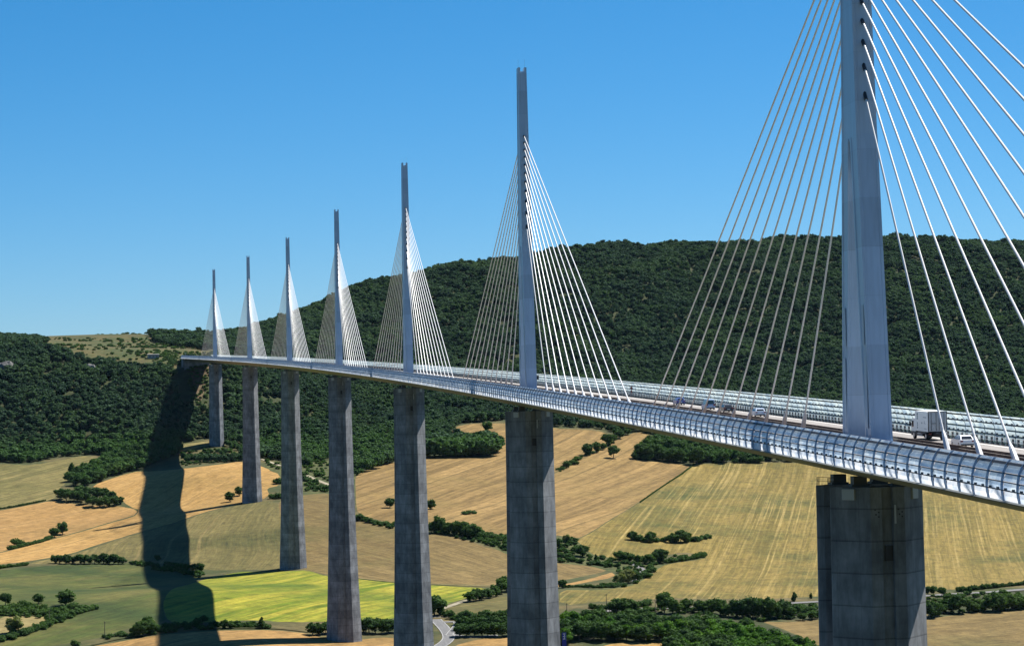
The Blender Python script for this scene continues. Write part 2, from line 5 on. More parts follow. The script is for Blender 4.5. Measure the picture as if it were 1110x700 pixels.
TREES=[('in the slanting copse left of the bridge shadow', [(-234.7, 1888.2, 10.0, 'r'), (-227.3, 1863.3, 10.8, 'r'), (-218.9, 1857.7, 11.5, 'r'), (-213.6, 1875.8, 11.6, 'r'), (-207.5, 1882.7, 12.5, 'r'), (-202.6, 1912.2, 12.7, 'r'), (-196.7, 1925.9, 12.8, 'r'), (-190.6, 1937.4, 12.8, 'r'), (-184.5, 1950.0, 12.0, 'r'), (-179.1, 1962.7, 11.2, 'r'), (-228.3, 1915.9, 11.0, 'r'), (-221.0, 1931.1, 11.1, 'r'), (-213.8, 1949.6, 12.0, 'r'), (-207.8, 1962.4, 12.1, 'r'), (-201.7, 1974.8, 12.2, 'r'), (-195.8, 1992.7, 12.3, 'r'), (-188.8, 2007.8, 12.4, 'r'), (-182.4, 2020.0, 12.4, 'r'), (-177.6, 1987.2, 12.2, 'r'), (-234.5, 1921.5, 12.7, 'p')]), ('in the rounded copse between two wheat fields at left', [(-236.1, 1796.6, 10.4, 'r'), (-230.2, 1789.0, 11.2, 'r'), (-223.9, 1788.7, 11.2, 'r'), (-218.5, 1788.5, 10.4, 'r'), (-213.2, 1778.0, 10.3, 'r'), (-207.2, 1767.5, 9.5, 'r'), (-200.9, 1765.6, 9.5, 'r'), (-194.8, 1767.0, 10.3, 'r'), (-188.8, 1769.6, 9.5, 'r'), (-184.5, 1775.4, 7.1, 'r'), (-221.2, 1806.8, 10.5, 'r'), (-212.9, 1798.6, 11.2, 'r'), (-205.6, 1794.4, 11.2, 'r'), (-198.4, 1790.1, 11.2, 'r'), (-192.0, 1786.0, 9.6, 'r')]), ('@tree beside the wheat field hedge at far left', [(-226.1, 1600.4, 8.7, 'r'), (-220.7, 1614.2, 11.7, 'r')]), ('@bush at the left end of the wheat field hedge', [(-249.9, 1553.8, 6.4, 'b')]), ('in the tree line along the upper edge of the green meadow', [(-213.7, 1441.3, 6.5, 'r'), (-210.4, 1441.1, 6.5, 'r'), (-205.7, 1436.5, 7.6, 'r'), (-203.4, 1437.8, 6.1, 'r'), (-200.2, 1439.9, 6.0, 'r'), (-195.6, 1435.5, 7.7, 'r'), (-192.6, 1438.8, 6.2, 'r'), (-189.3, 1435.4, 7.9, 'r'), (-185.8, 1438.5, 7.1, 'r'), (-182.5, 1435.7, 5.8, 'r'), (-179.5, 1437.5, 8.1, 'r'), (-175.4, 1434.2, 6.2, 'r'), (-172.0, 1433.4, 7.9, 'r'), (-168.7, 1433.0, 6.5, 'r'), (-165.6, 1432.6, 5.8, 'r')]), ('@tree at the lower left hedges of the meadow', [(-220.2, 1150.4, 7.8, 'r'), (-201.3, 1155.2, 6.7, 'r'), (-184.8, 1143.1, 10.5, 'r'), (-207.1, 1060.1, 10.4, 'y')]), ('in the dark thicket at the lower left edge', [(-218.9, 1121.0, 4.9, 'b'), (-214.6, 1114.3, 4.9, 'b'), (-211.0, 1120.3, 4.3, 'b'), (-208.1, 1140.6, 5.0, 'b'), (-205.2, 1113.4, 4.3, 'b'), (-201.2, 1116.0, 4.9, 'b'), (-196.5, 1109.2, 4.3, 'b'), (-192.7, 1114.7, 4.3, 'b'), (-189.4, 1105.2, 3.8, 'b'), (-203.4, 1129.2, 4.4, 'b'), (-196.4, 1128.1, 4.4, 'b'), (-215.5, 1134.4, 4.4, 'b')]), ('in the hedge sloping to the lower left corner', [(-166.1, 1125.3, 2.7, 'b'), (-169.7, 1122.9, 3.3, 'b'), (-173.0, 1117.4, 3.3, 'b'), (-176.3, 1111.9, 3.8, 'b'), (-179.4, 1103.6, 4.3, 'b'), (-183.0, 1095.5, 4.8, 'b'), (-185.7, 1090.3, 5.3, 'b'), (-188.2, 1082.5, 4.2, 'b'), (-190.7, 1074.9, 4.2, 'b'), (-193.3, 1070.2, 3.7, 'b'), (-196.5, 1065.7, 4.7, 'b'), (-199.4, 1058.8, 4.2, 'b'), (-202.1, 1054.5, 4.7, 'b'), (-205.2, 1050.4, 3.6, 'b'), (-208.3, 1046.4, 3.6, 'b'), (-211.4, 1042.4, 3.6, 'b'), (-174.7, 1127.1, 3.3, 'b'), (-180.3, 1131.6, 4.4, 'b'), (-183.4, 1116.3, 4.9, 'b'), (-188.3, 1111.0, 4.9, 'b')]), ('@bush on the bank below the meadow', [(-170.2, 1012.6, 4.0, 'b')]), ('in the clump left of the bridge shadow at the bottom', [(-138.5, 1023.8, 7.1, 'r'), (-134.6, 1025.0, 9.1, 'r'), (-131.3, 1030.0, 9.7, 'r'), (-137.6, 1039.7, 6.7, 'r'), (-133.3, 1044.6, 8.2, 'r'), (-156.0, 1029.8, 2.5, 'b'), (-152.6, 1031.1, 2.5, 'b'), (-148.7, 1032.1, 2.5, 'b'), (-144.7, 1030.1, 2.5, 'b'), (-141.5, 1025.4, 3.5, 'b')]), ('in the hedge darkened by the bridge shadow', [(-127.2, 1042.1, 4.6, 'b'), (-122.4, 1047.5, 4.1, 'b'), (-117.4, 1049.5, 4.1, 'b'), (-112.4, 1051.9, 4.1, 'b'), (-107.4, 1058.1, 4.7, 'b'), (-102.9, 1061.1, 5.2, 'r'), (-141.7, 1437.7, 5.3, 'r'), (-133.3, 1409.0, 4.6, 'b'), (-128.7, 1402.8, 4.6, 'b'), (-124.1, 1396.6, 5.2, 'b'), (-119.4, 1385.3, 5.8, 'r'), (-114.8, 1378.8, 6.4, 'r'), (-110.9, 1372.2, 7.0, 'r')]), ('along the lower edge of the yellow green field', [(-98.3, 1057.2, 2.1, 'b'), (-95.2, 1053.5, 2.6, 'b'), (-91.5, 1042.5, 5.6, 'r'), (-88.0, 1042.9, 5.1, 'r'), (-84.5, 1047.1, 3.6, 'b'), (-80.4, 1051.4, 3.6, 'b'), (-76.9, 1048.6, 2.6, 'b'), (-70.8, 1046.8, 6.7, 'p'), (-67.8, 1047.8, 3.1, 'b')]), ('in the dark row behind the fourth pier at its foot', [(-43.2, 1034.7, 7.7, 'r'), (-39.6, 1036.1, 7.7, 'r'), (-36.0, 1040.4, 7.2, 'r'), (-31.7, 1044.5, 8.2, 'r'), (-28.1, 1045.3, 8.2, 'r'), (-21.8, 1049.2, 8.3, 'r'), (-18.2, 1049.6, 8.3, 'r'), (-14.6, 1049.9, 8.3, 'r'), (-11.7, 1047.2, 9.3, 'r'), (-8.1, 1047.3, 9.3, 'r'), (-4.5, 1047.3, 8.8, 'r'), (-0.9, 1047.2, 8.8, 'r'), (2.8, 1049.8, 7.7, 'r')]), ('beside the road bend right of the third pier', [(29.5, 1106.3, 12.9, 'r'), (33.1, 1110.0, 9.7, 'p'), (36.2, 1102.1, 4.8, 'b'), (38.2, 1094.5, 5.3, 'r'), (40.0, 1090.6, 3.7, 'b')]), ('in the short row left of the second pier', [(56.9, 1172.7, 7.9, 'r'), (60.7, 1177.2, 8.5, 'r'), (64.5, 1181.3, 7.4, 'r'), (69.9, 1189.7, 6.8, 'r'), (74.8, 1198.0, 8.0, 'r'), (80.3, 1211.3, 9.8, 'r'), (84.2, 1220.5, 11.0, 'r'), (89.4, 1224.6, 9.9, 'r')]), ('@tree at the right side of the second pier', [(121.5, 1235.5, 6.5, 'r')]), ('in the dense dark grove left of the second pier foot', [(37.6, 1030.8, 8.2, 'r'), (41.2, 1030.8, 8.4, 'r'), (45.5, 1030.6, 8.5, 'r'), (49.9, 1030.8, 8.6, 'r'), (52.8, 1029.2, 8.4, 'r'), (56.7, 1028.3, 8.4, 'r'), (60.7, 1027.3, 8.2, 'r'), (64.2, 1028.7, 8.9, 'r'), (40.8, 1051.3, 8.6, 'r'), (44.0, 1050.2, 8.3, 'r'), (48.2, 1048.2, 9.2, 'r'), (51.9, 1047.5, 8.3, 'r'), (55.2, 1047.0, 9.0, 'r'), (59.0, 1046.5, 8.9, 'r'), (63.4, 1047.8, 8.4, 'r'), (66.8, 1047.8, 8.6, 'r'), (41.8, 1070.1, 8.4, 'r'), (44.9, 1070.4, 9.2, 'r'), (49.1, 1069.4, 8.5, 'r'), (53.6, 1068.3, 8.6, 'r'), (56.7, 1069.2, 8.6, 'r'), (61.3, 1068.2, 8.4, 'r'), (65.0, 1067.3, 9.4, 'r'), (68.4, 1065.9, 9.2, 'r')]), ('in the tree line along the lower road', [(123.3, 1113.4, 4.9, 'r'), (127.1, 1112.7, 4.3, 'b'), (135.5, 1099.5, 9.1, 'r'), (140.2, 1095.2, 10.7, 'r'), (145.1, 1098.6, 8.0, 'r'), (154.1, 1126.1, 4.4, 'b'), (158.1, 1130.1, 4.9, 'b'), (163.6, 1097.7, 12.8, 'r'), (167.8, 1094.0, 9.1, 'r'), (178.0, 1101.9, 9.1, 'r'), (183.9, 1098.4, 8.6, 'r'), (187.8, 1098.7, 9.1, 'r'), (192.3, 1099.0, 8.6, 'r'), (195.8, 1091.8, 10.6, 'r'), (199.3, 1084.9, 9.0, 'r'), (203.8, 1085.4, 11.1, 'r'), (209.1, 1082.5, 13.2, 'r'), (213.1, 1083.0, 10.6, 'r'), (215.6, 1079.9, 13.2, 'r'), (222.1, 1077.3, 14.2, 'r'), (226.9, 1081.4, 10.6, 'r'), (231.6, 1085.6, 11.7, 'r'), (242.2, 1098.0, 6.4, 'r'), (241.0, 1076.7, 5.3, 'r'), (247.5, 1081.0, 6.3, 'r'), (251.8, 1085.0, 5.3, 'r'), (234.8, 1082.5, 7.4, 'r'), (206.7, 1068.6, 3.1, 'b'), (215.0, 1069.7, 3.1, 'b'), (171.8, 1097.8, 6.9, 'r'), (131.7, 1100.0, 6.4, 'r'), (250.9, 1106.7, 4.8, 'b'), (250.8, 1122.9, 4.4, 'b')]), ('@small conical tree at the stubble field edge by the road', [(256.0, 1162.1, 6.1, 'p'), (269.7, 1175.9, 3.9, 'p'), (371.8, 1177.9, 5.6, 'p')]), ('in the broad wood at the bottom right of the second pier', [(99.9, 1051.7, 10.1, 'g'), (104.0, 1050.1, 10.0, 'r'), (112.2, 1052.4, 9.7, 'r'), (118.3, 1052.6, 11.0, 'r'), (122.7, 1048.1, 9.7, 'r'), (129.9, 1049.8, 10.0, 'r'), (135.7, 1050.3, 10.4, 'r'), (142.7, 1047.6, 11.0, 'r'), (147.2, 1044.2, 9.2, 'r'), (96.8, 1036.0, 9.6, 'r'), (102.3, 1036.5, 11.1, 'g'), (109.9, 1036.1, 9.4, 'g'), (113.8, 1031.4, 10.8, 'r'), (122.0, 1030.7, 9.1, 'r'), (127.7, 1032.9, 11.1, 'r'), (135.6, 1035.5, 10.3, 'r'), (140.7, 1032.0, 10.8, 'r'), (147.6, 1033.2, 10.2, 'r'), (153.4, 1033.8, 9.3, 'r'), (158.6, 1029.4, 10.9, 'r'), (164.5, 1030.6, 9.4, 'r'), (170.6, 1034.9, 10.1, 'r'), (178.3, 1034.1, 11.1, 'r'), (94.8, 1020.3, 10.4, 'r'), (101.7, 1019.1, 10.8, 'r'), (107.8, 1020.1, 10.4, 'r'), (114.2, 1023.0, 10.7, 'r'), (119.2, 1022.5, 10.8, 'g'), (125.6, 1019.0, 10.7, 'r'), (132.0, 1020.3, 8.7, 'r'), (136.7, 1017.0, 8.9, 'g'), (145.1, 1017.7, 9.1, 'r'), (150.4, 1018.3, 9.0, 'r'), (158.0, 1018.4, 10.9, 'r'), (162.4, 1017.7, 10.7, 'r'), (168.2, 1019.2, 10.9, 'r'), (175.5, 1017.8, 10.1, 'g'), (182.6, 1022.1, 10.8, 'r'), (187.2, 1018.6, 10.1, 'g'), (195.0, 1019.4, 10.8, 'r'), (94.6, 1008.6, 8.6, 'r'), (101.2, 1010.1, 10.7, 'r'), (109.0, 1009.9, 9.5, 'r'), (113.0, 1009.0, 10.9, 'r'), (121.2, 1009.3, 10.2, 'r'), (126.8, 1008.3, 8.9, 'g'), (132.9, 1005.5, 9.2, 'r'), (138.1, 1007.1, 10.6, 'r'), (145.1, 1009.0, 9.8, 'g'), (150.3, 1008.9, 10.8, 'g'), (157.9, 1010.1, 11.0, 'g'), (162.2, 1009.5, 10.8, 'r'), (170.2, 1008.1, 8.8, 'r'), (174.7, 1005.7, 8.9, 'g'), (182.9, 1010.9, 11.0, 'g'), (187.9, 1008.3, 10.8, 'g'), (195.5, 1011.6, 10.3, 'g'), (201.6, 1012.3, 9.0, 'g'), (92.2, 1000.6, 8.9, 'g'), (151.8, 999.2, 9.2, 'r'), (157.6, 998.8, 9.4, 'r'), (163.3, 997.4, 8.8, 'g'), (170.3, 996.2, 9.5, 'g'), (175.3, 997.2, 10.6, 'g'), (183.3, 997.8, 8.9, 'g'), (188.5, 997.8, 10.2, 'g'), (194.1, 997.3, 8.8, 'g'), (200.3, 1000.6, 9.5, 'g'), (207.9, 1002.1, 9.3, 'r'), (150.6, 988.8, 9.4, 'r'), (155.6, 985.3, 10.7, 'r'), (161.4, 985.1, 10.6, 'r'), (167.9, 989.6, 9.1, 'r'), (175.0, 989.4, 10.0, 'r'), (181.2, 987.8, 9.7, 'r'), (186.0, 988.5, 8.7, 'g'), (194.1, 989.7, 9.2, 'g'), (200.1, 991.2, 10.0, 'g'), (207.3, 991.8, 10.3, 'g'), (212.0, 991.6, 9.3, 'r'), (146.9, 978.5, 10.7, 'r'), (152.9, 977.7, 10.1, 'g'), (158.2, 976.3, 8.5, 'g'), (163.9, 975.6, 9.3, 'r'), (171.3, 976.0, 9.1, 'g'), (178.6, 980.6, 9.2, 'r'), (184.0, 978.8, 10.6, 'g'), (190.6, 979.7, 8.5, 'g'), (195.8, 981.7, 9.0, 'g'), (201.9, 979.1, 10.2, 'r'), (207.8, 980.0, 10.5, 'g'), (216.2, 983.4, 10.6, 'r'), (221.8, 980.8, 10.1, 'g'), (146.5, 967.3, 10.6, 'r'), (152.7, 969.3, 9.5, 'r'), (158.4, 967.1, 10.0, 'r'), (163.3, 968.4, 8.7, 'r'), (169.6, 971.2, 10.6, 'r'), (175.9, 971.4, 10.3, 'r'), (180.9, 968.4, 10.3, 'g'), (188.0, 972.0, 8.4, 'g'), (194.7, 970.1, 8.8, 'r'), (199.2, 970.5, 8.7, 'g'), (205.5, 970.3, 8.8, 'g'), (212.8, 972.9, 9.7, 'g'), (219.0, 971.1, 9.1, 'g'), (224.4, 974.5, 8.5, 'r'), (142.2, 960.5, 9.5, 'r'), (148.4, 958.5, 10.1, 'g'), (155.6, 958.6, 10.5, 'r'), (160.9, 960.3, 9.8, 'r'), (166.1, 959.2, 9.5, 'g'), (173.0, 962.6, 9.3, 'g'), (179.4, 962.1, 10.2, 'r'), (184.1, 960.3, 9.6, 'g'), (192.7, 964.0, 9.2, 'g'), (196.4, 962.4, 10.3, 'g'), (204.2, 964.2, 10.6, 'r'), (208.4, 962.2, 9.0, 'g'), (214.6, 962.9, 9.3, 'g'), (221.1, 965.8, 9.1, 'g')]), ('in the tree belt right of the nearest pier', [(346.4, 1182.7, 5.7, 'r'), (349.8, 1182.0, 6.2, 'r'), (352.5, 1173.2, 6.2, 'r'), (322.4, 1094.4, 10.7, 'r'), (328.2, 1100.8, 8.6, 'r'), (335.5, 1110.3, 6.5, 'r'), (340.5, 1111.8, 10.3, 'r'), (344.5, 1110.1, 12.4, 'r'), (351.1, 1113.0, 8.6, 'p'), (354.5, 1112.9, 7.6, 'r'), (358.8, 1115.8, 4.9, 'b'), (362.2, 1115.7, 6.5, 'r'), (366.7, 1115.4, 10.8, 'r'), (370.6, 1115.2, 13.0, 'r'), (377.7, 1119.5, 11.4, 'r'), (381.0, 1120.8, 10.3, 'r'), (385.0, 1120.6, 7.6, 'r'), (389.3, 1123.4, 8.7, 'r'), (346.2, 1140.1, 7.2, 'r'), (356.8, 1139.1, 5.0, 'b')]), ('in the hedge between the brown field and the striped wheat field', [(57.1, 1475.1, 9.5, 'r'), (60.5, 1473.9, 9.5, 'r'), (63.1, 1473.1, 13.6, 'r'), (68.0, 1466.7, 8.8, 'r'), (70.9, 1461.0, 8.1, 'r'), (73.5, 1460.3, 10.8, 'r'), (78.4, 1454.4, 12.1, 'r'), (81.5, 1444.6, 8.7, 'r'), (84.4, 1439.7, 11.3, 'r'), (89.0, 1439.2, 6.0, 'b'), (94.6, 1447.7, 4.0, 'b'), (99.1, 1439.0, 4.0, 'b'), (103.6, 1431.3, 4.0, 'b'), (105.6, 1413.1, 3.9, 'b'), (94.0, 1422.7, 4.0, 'b'), (98.2, 1411.9, 3.9, 'b'), (102.0, 1399.2, 3.9, 'b'), (87.4, 1422.6, 3.3, 'b'), (82.1, 1423.1, 2.6, 'b'), (77.0, 1432.3, 2.6, 'b'), (72.6, 1442.0, 2.7, 'b'), (6.9, 1557.6, 4.3, 'b'), (8.6, 1548.5, 6.4, 'r'), (14.4, 1538.5, 4.9, 'b'), (20.1, 1528.5, 3.5, 'b'), (26.7, 1522.4, 4.2, 'b'), (31.2, 1516.7, 4.2, 'b'), (109.5, 1407.1, 4.6, 'b'), (107.3, 1387.5, 3.9, 'b')]), ('in the scrubby hollow right of the second pier', [(142.3, 1410.8, 7.8, 'r'), (151.8, 1436.8, 6.0, 'y'), (155.6, 1435.0, 4.6, 'b'), (156.2, 1387.7, 9.0, 'r'), (164.5, 1377.6, 4.5, 'p'), (139.6, 1381.2, 3.9, 'b'), (144.0, 1379.5, 3.9, 'b'), (146.8, 1367.1, 3.8, 'b'), (151.2, 1361.6, 3.8, 'b'), (157.5, 1356.5, 3.8, 'b'), (163.6, 1358.7, 3.8, 'b'), (167.1, 1356.1, 3.8, 'b'), (171.2, 1353.5, 3.8, 'b'), (176.0, 1355.1, 3.8, 'b'), (170.0, 1383.5, 3.9, 'b'), (175.7, 1382.4, 3.2, 'b'), (180.7, 1377.0, 9.0, 'r'), (184.2, 1378.4, 7.7, 'r'), (188.4, 1380.1, 8.3, 'r'), (193.9, 1373.9, 7.0, 'r'), (198.1, 1375.2, 6.4, 'r'), (202.2, 1376.4, 7.7, 'r'), (206.4, 1381.7, 8.4, 'r'), (210.5, 1382.6, 10.9, 'r'), (145.8, 1402.7, 3.3, 'b'), (152.8, 1405.6, 3.3, 'b'), (137.5, 1360.5, 3.2, 'b')]), ('in the thicket on the outside of the small road bend', [(162.4, 1257.0, 7.7, 'y'), (168.9, 1263.3, 10.2, 'y'), (174.2, 1269.6, 8.4, 'r'), (179.3, 1281.7, 6.0, 'r'), (186.6, 1299.5, 4.9, 'b'), (196.0, 1332.9, 4.4, 'b'), (198.2, 1352.8, 3.8, 'b'), (161.9, 1238.2, 3.5, 'b'), (157.1, 1238.2, 2.9, 'b')]), ('in the upper hedge island inside the big stubble field', [(204.8, 1467.8, 7.4, 'r'), (208.2, 1467.4, 5.4, 'b'), (210.8, 1466.7, 4.1, 'b'), (214.6, 1464.5, 4.7, 'b'), (217.9, 1464.0, 8.8, 'r'), (223.4, 1467.9, 4.1, 'b'), (230.1, 1470.3, 4.7, 'b'), (233.8, 1467.7, 6.8, 'r'), (237.4, 1468.9, 8.8, 'r'), (241.8, 1470.3, 10.2, 'r'), (245.9, 1473.4, 8.8, 'r'), (252.6, 1479.3, 4.8, 'b'), (258.5, 1484.9, 4.1, 'b'), (263.5, 1492.4, 4.1, 'b'), (268.1, 1497.7, 4.1, 'b')]), ('in the diagonal hedge right of the second pier', [(215.4, 1904.5, 7.6, 'r'), (225.7, 1929.1, 5.1, 'b'), (234.0, 1957.3, 4.3, 'b'), (246.8, 1984.7, 13.1, 'r'), (257.4, 2001.7, 11.4, 'r'), (266.3, 2018.7, 7.1, 'r'), (274.2, 2040.9, 12.5, 'r'), (284.2, 2063.9, 9.0, 'r'), (294.4, 2087.5, 9.1, 'r'), (305.7, 2110.8, 7.4, 'r'), (208.5, 1891.1, 3.4, 'b')]), ('@round tree alone in the wheat with its shadow beside it', [(269.7, 1971.7, 12.6, 'r')]), ('in the round clump at the top corner of the wheat field', [(296.9, 1975.3, 15.7, 'r'), (304.7, 1974.0, 17.4, 'r'), (312.4, 1977.4, 15.7, 'r'), (317.3, 1975.0, 13.0, 'r'), (324.1, 1973.4, 14.8, 'r'), (328.8, 1974.9, 13.9, 'r'), (334.6, 1972.4, 14.8, 'r'), (349.4, 1966.0, 17.3, 'r'), (357.8, 1976.7, 12.2, 'r'), (365.4, 1983.2, 10.5, 'r'), (307.6, 2011.7, 14.1, 'r'), (319.6, 2018.1, 14.2, 'r'), (330.7, 2014.6, 14.2, 'r'), (341.8, 2010.6, 14.1, 'r'), (348.6, 1998.8, 14.1, 'r'), (376.3, 1971.1, 12.2, 'r'), (372.0, 1971.5, 7.8, 'b'), (386.9, 1970.0, 5.2, 'b'), (394.8, 1969.4, 7.8, 'r'), (401.0, 1969.0, 6.9, 'b'), (409.0, 1968.6, 6.9, 'b')]), ('@tree standing alone in the striped wheat field', [(35.0, 1614.6, 9.1, 'r'), (67.0, 1604.2, 8.4, 'r')]), ('@low flat bush in the striped wheat field', [(93.7, 1572.7, 3.9, 'w')]), ('@tree in the wheat beside the foot of the sixth pier', [(-91.3, 1729.2, 9.3, 'r'), (-83.6, 1760.2, 8.7, 'r')]), ('on the rough bank between the fifth and fourth piers', [(-50.8, 1814.9, 6.5, 'b'), (-55.0, 1720.0, 4.6, 'b'), (-50.5, 1715.9, 6.2, 'b'), (-25.3, 1825.9, 6.5, 'b'), (-18.8, 1801.6, 5.6, 'b'), (-15.4, 1759.2, 4.7, 'b'), (-11.0, 1750.0, 5.5, 'b'), (-23.9, 1763.9, 3.9, 'b'), (-25.7, 1872.2, 5.0, 'b'), (-13.7, 1859.1, 5.0, 'b')]), ('@dark tree on the small upper wheat field', [(163.5, 2106.2, 12.0, 'r')])]
HEDGES=[('low dark hedge between the two wheat fields at far left', [(-253.6, 1527.2), (-246.9, 1542.5), (-240.2, 1559.7), (-233.2, 1575.5), (-227.8, 1595.6)], 3.0), ('thin hedge between pale stubble and wheat at the left edge', [(-296.8, 1747.0), (-282.8, 1757.8), (-272.9, 1765.9), (-261.7, 1777.5), (-248.2, 1791.9)], 1.8), ('low hedge at the left edge above the green meadow', [(-260.1, 1397.3), (-248.6, 1406.8), (-243.2, 1417.1), (-237.5, 1423.6), (-232.3, 1429.4)], 2.8), ('long clipped hedge right of the scrubby hollow', [(215.2, 1383.5), (226.2, 1393.2), (237.2, 1402.2), (249.5, 1416.9)], 4.0), ('low hedge below the small wheat strip right of the second pier', [(123.0, 1238.2), (133.4, 1239.9), (142.5, 1232.7), (153.0, 1235.2)], 2.4), ('thin dark hedge on the boundary of wheat and big stubble field', [(345.9, 1966.0), (333.4, 1932.7), (321.3, 1895.8), (300.8, 1839.3), (275.5, 1766.3), (246.2, 1678.3)], 1.2), ('hedge along the upper side of the road right of the nearest pier', [(369.2, 1191.0), (383.8, 1199.2), (401.5, 1207.3), (419.8, 1216.5), (441.7, 1226.7)], 3.2)]
ROADS=[('road', 'asphalt', 7, [(28.9, 1091.8), (29.9, 1078.0), (31.4, 1058.4), (31.9, 1040.1), (31.2, 1025.7), (27.5, 1012.5), (21.3, 997.4), (11.3, 976.0)]), ('road', 'asphalt', 6, [(31.9, 1040.1), (34.8, 1032.2), (40.5, 1026.8), (47.2, 1028.4), (58.6, 1029.0)]), ('road', 'asphalt', 4.5, [(30.1, 1079.7), (35.3, 1079.0), (40.1, 1085.3), (40.6, 1073.1), (36.3, 1054.5), (32.2, 1037.0)]), ('gravel_shoulder', 'gravel', 5, [(24.2, 1099.2), (28.5, 1100.4), (33.9, 1100.1), (41.5, 1101.6)]), ('farm_track', 'gravel', 4, [(34.2, 1130.3), (43.9, 1153.3), (54.0, 1178.2), (59.9, 1187.2)]), ('farm_track', 'gravel', 4, [(-28.5, 1892.4), (-21.9, 1859.3), (-15.0, 1820.9), (-5.9, 1781.9)]), ('farm_track', 'gravel', 3.5, [(-65.0, 1981.2), (-55.9, 1956.7), (-46.1, 1930.3)]), ('road', 'asphalt_light', 5, [(186.2, 1390.7), (189.4, 1370.2), (192.2, 1355.9), (191.2, 1334.4), (184.6, 1310.1), (172.7, 1275.4)]), ('road', 'asphalt_light', 6, [(460.7, 1210.4), (411.7, 1192.1), (384.9, 1183.8), (366.1, 1181.0), (340.7, 1175.4), (302.6, 1165.1), (270.4, 1159.5), (253.1, 1152.3), (201.7, 1124.3), (166.7, 1115.4), (149.9, 1114.0), (123.5, 1103.2), (101.0, 1089.9)]), ('field_path', 'pale_grass', 2.0, [(-25.6, 1305.2), (15.9, 1264.7), (41.5, 1256.4), (81.9, 1247.9)]), ('field_path', 'dry_ground', 3, [(-161.3, 1010.4), (-147.3, 1022.3), (-129.3, 1029.1), (-98.6, 1040.6), (-83.0, 1043.7), (-62.7, 1049.5), (-45.0, 1043.2)])]
FOREST=[(-545.2, 2419.1), (-338.7, 2345.3), (-300.5, 2357.3), (-276.8, 2330.0), (-253.2, 2312.3), (-226.4, 2301.0), (-174.3, 2281.8), (-153.6, 2267.9), (-140.0, 2268.4), (-102.8, 2456.6), (-79.7, 2632.7), (-72.3, 2889.5), (-55.4, 3246.5), (-41.8, 3259.8), (-1.4, 3243.4), (39.3, 3243.8), (100.3, 3237.0), (176.0, 3248.4), (244.6, 3250.3), (339.1, 3353.5), (455.0, 3365.9), (1176.7, 3470.6), (1777.4, 3457.3), (1017.0, 1930.7), (685.7, 2014.2), (567.8, 1961.5), (479.0, 1968.0), (417.1, 1972.7), (347.3, 1973.5), (340.5, 1965.7), (335.0, 1964.8), (318.4, 1971.2), (304.7, 1969.3), (289.3, 1966.8), (297.5, 2000.0), (332.7, 2087.3), (332.7, 2114.5), (319.1, 2134.6), (293.3, 2098.0), (285.5, 2132.1), (272.4, 2140.0), (235.3, 2146.3), (191.4, 2185.7), (143.2, 2182.7), (125.2, 2108.1), (134.6, 2079.3), (161.5, 2074.3), (169.5, 2038.7), (164.0, 2012.5), (153.5, 1989.3), (133.5, 1974.0), (91.3, 1970.8), (58.8, 1951.8), (34.0, 1906.4), (19.8, 1857.0), (21.8, 2008.9), (1.8, 2013.5), (-19.8, 1934.3), (-46.4, 1964.5), (-63.3, 1981.9), (-81.4, 1968.7), (-81.2, 2071.8), (-95.5, 2059.7), (-108.0, 2074.6), (-139.7, 2056.5), (-139.9, 2024.9), (-174.2, 1946.5), (-188.9, 1937.0), (-214.2, 1858.5), (-234.7, 1876.7), (-236.5, 1926.6), (-219.3, 1972.4), (-205.5, 1999.0), (-205.1, 2023.9), (-223.0, 2034.0), (-257.1, 2026.6), (-280.0, 1992.1), (-305.9, 1997.6), (-473.3, 1993.4)]
PATCH=[(-197.9, 2843.4), (-124.4, 2907.9), (-79.6, 2926.7), (-74.8, 2867.1), (-86.3, 2583.1), (-121.8, 2479.9), (-158.4, 2597.4), (-189.4, 2737.9)]
PLATEAU=[(-572.2, 2577.1), (-389.8, 2867.7), (-340.3, 2768.2), (-311.9, 2653.4), (-314.1, 2401.3), (-343.3, 2392.8), (-553.9, 2470.3)]
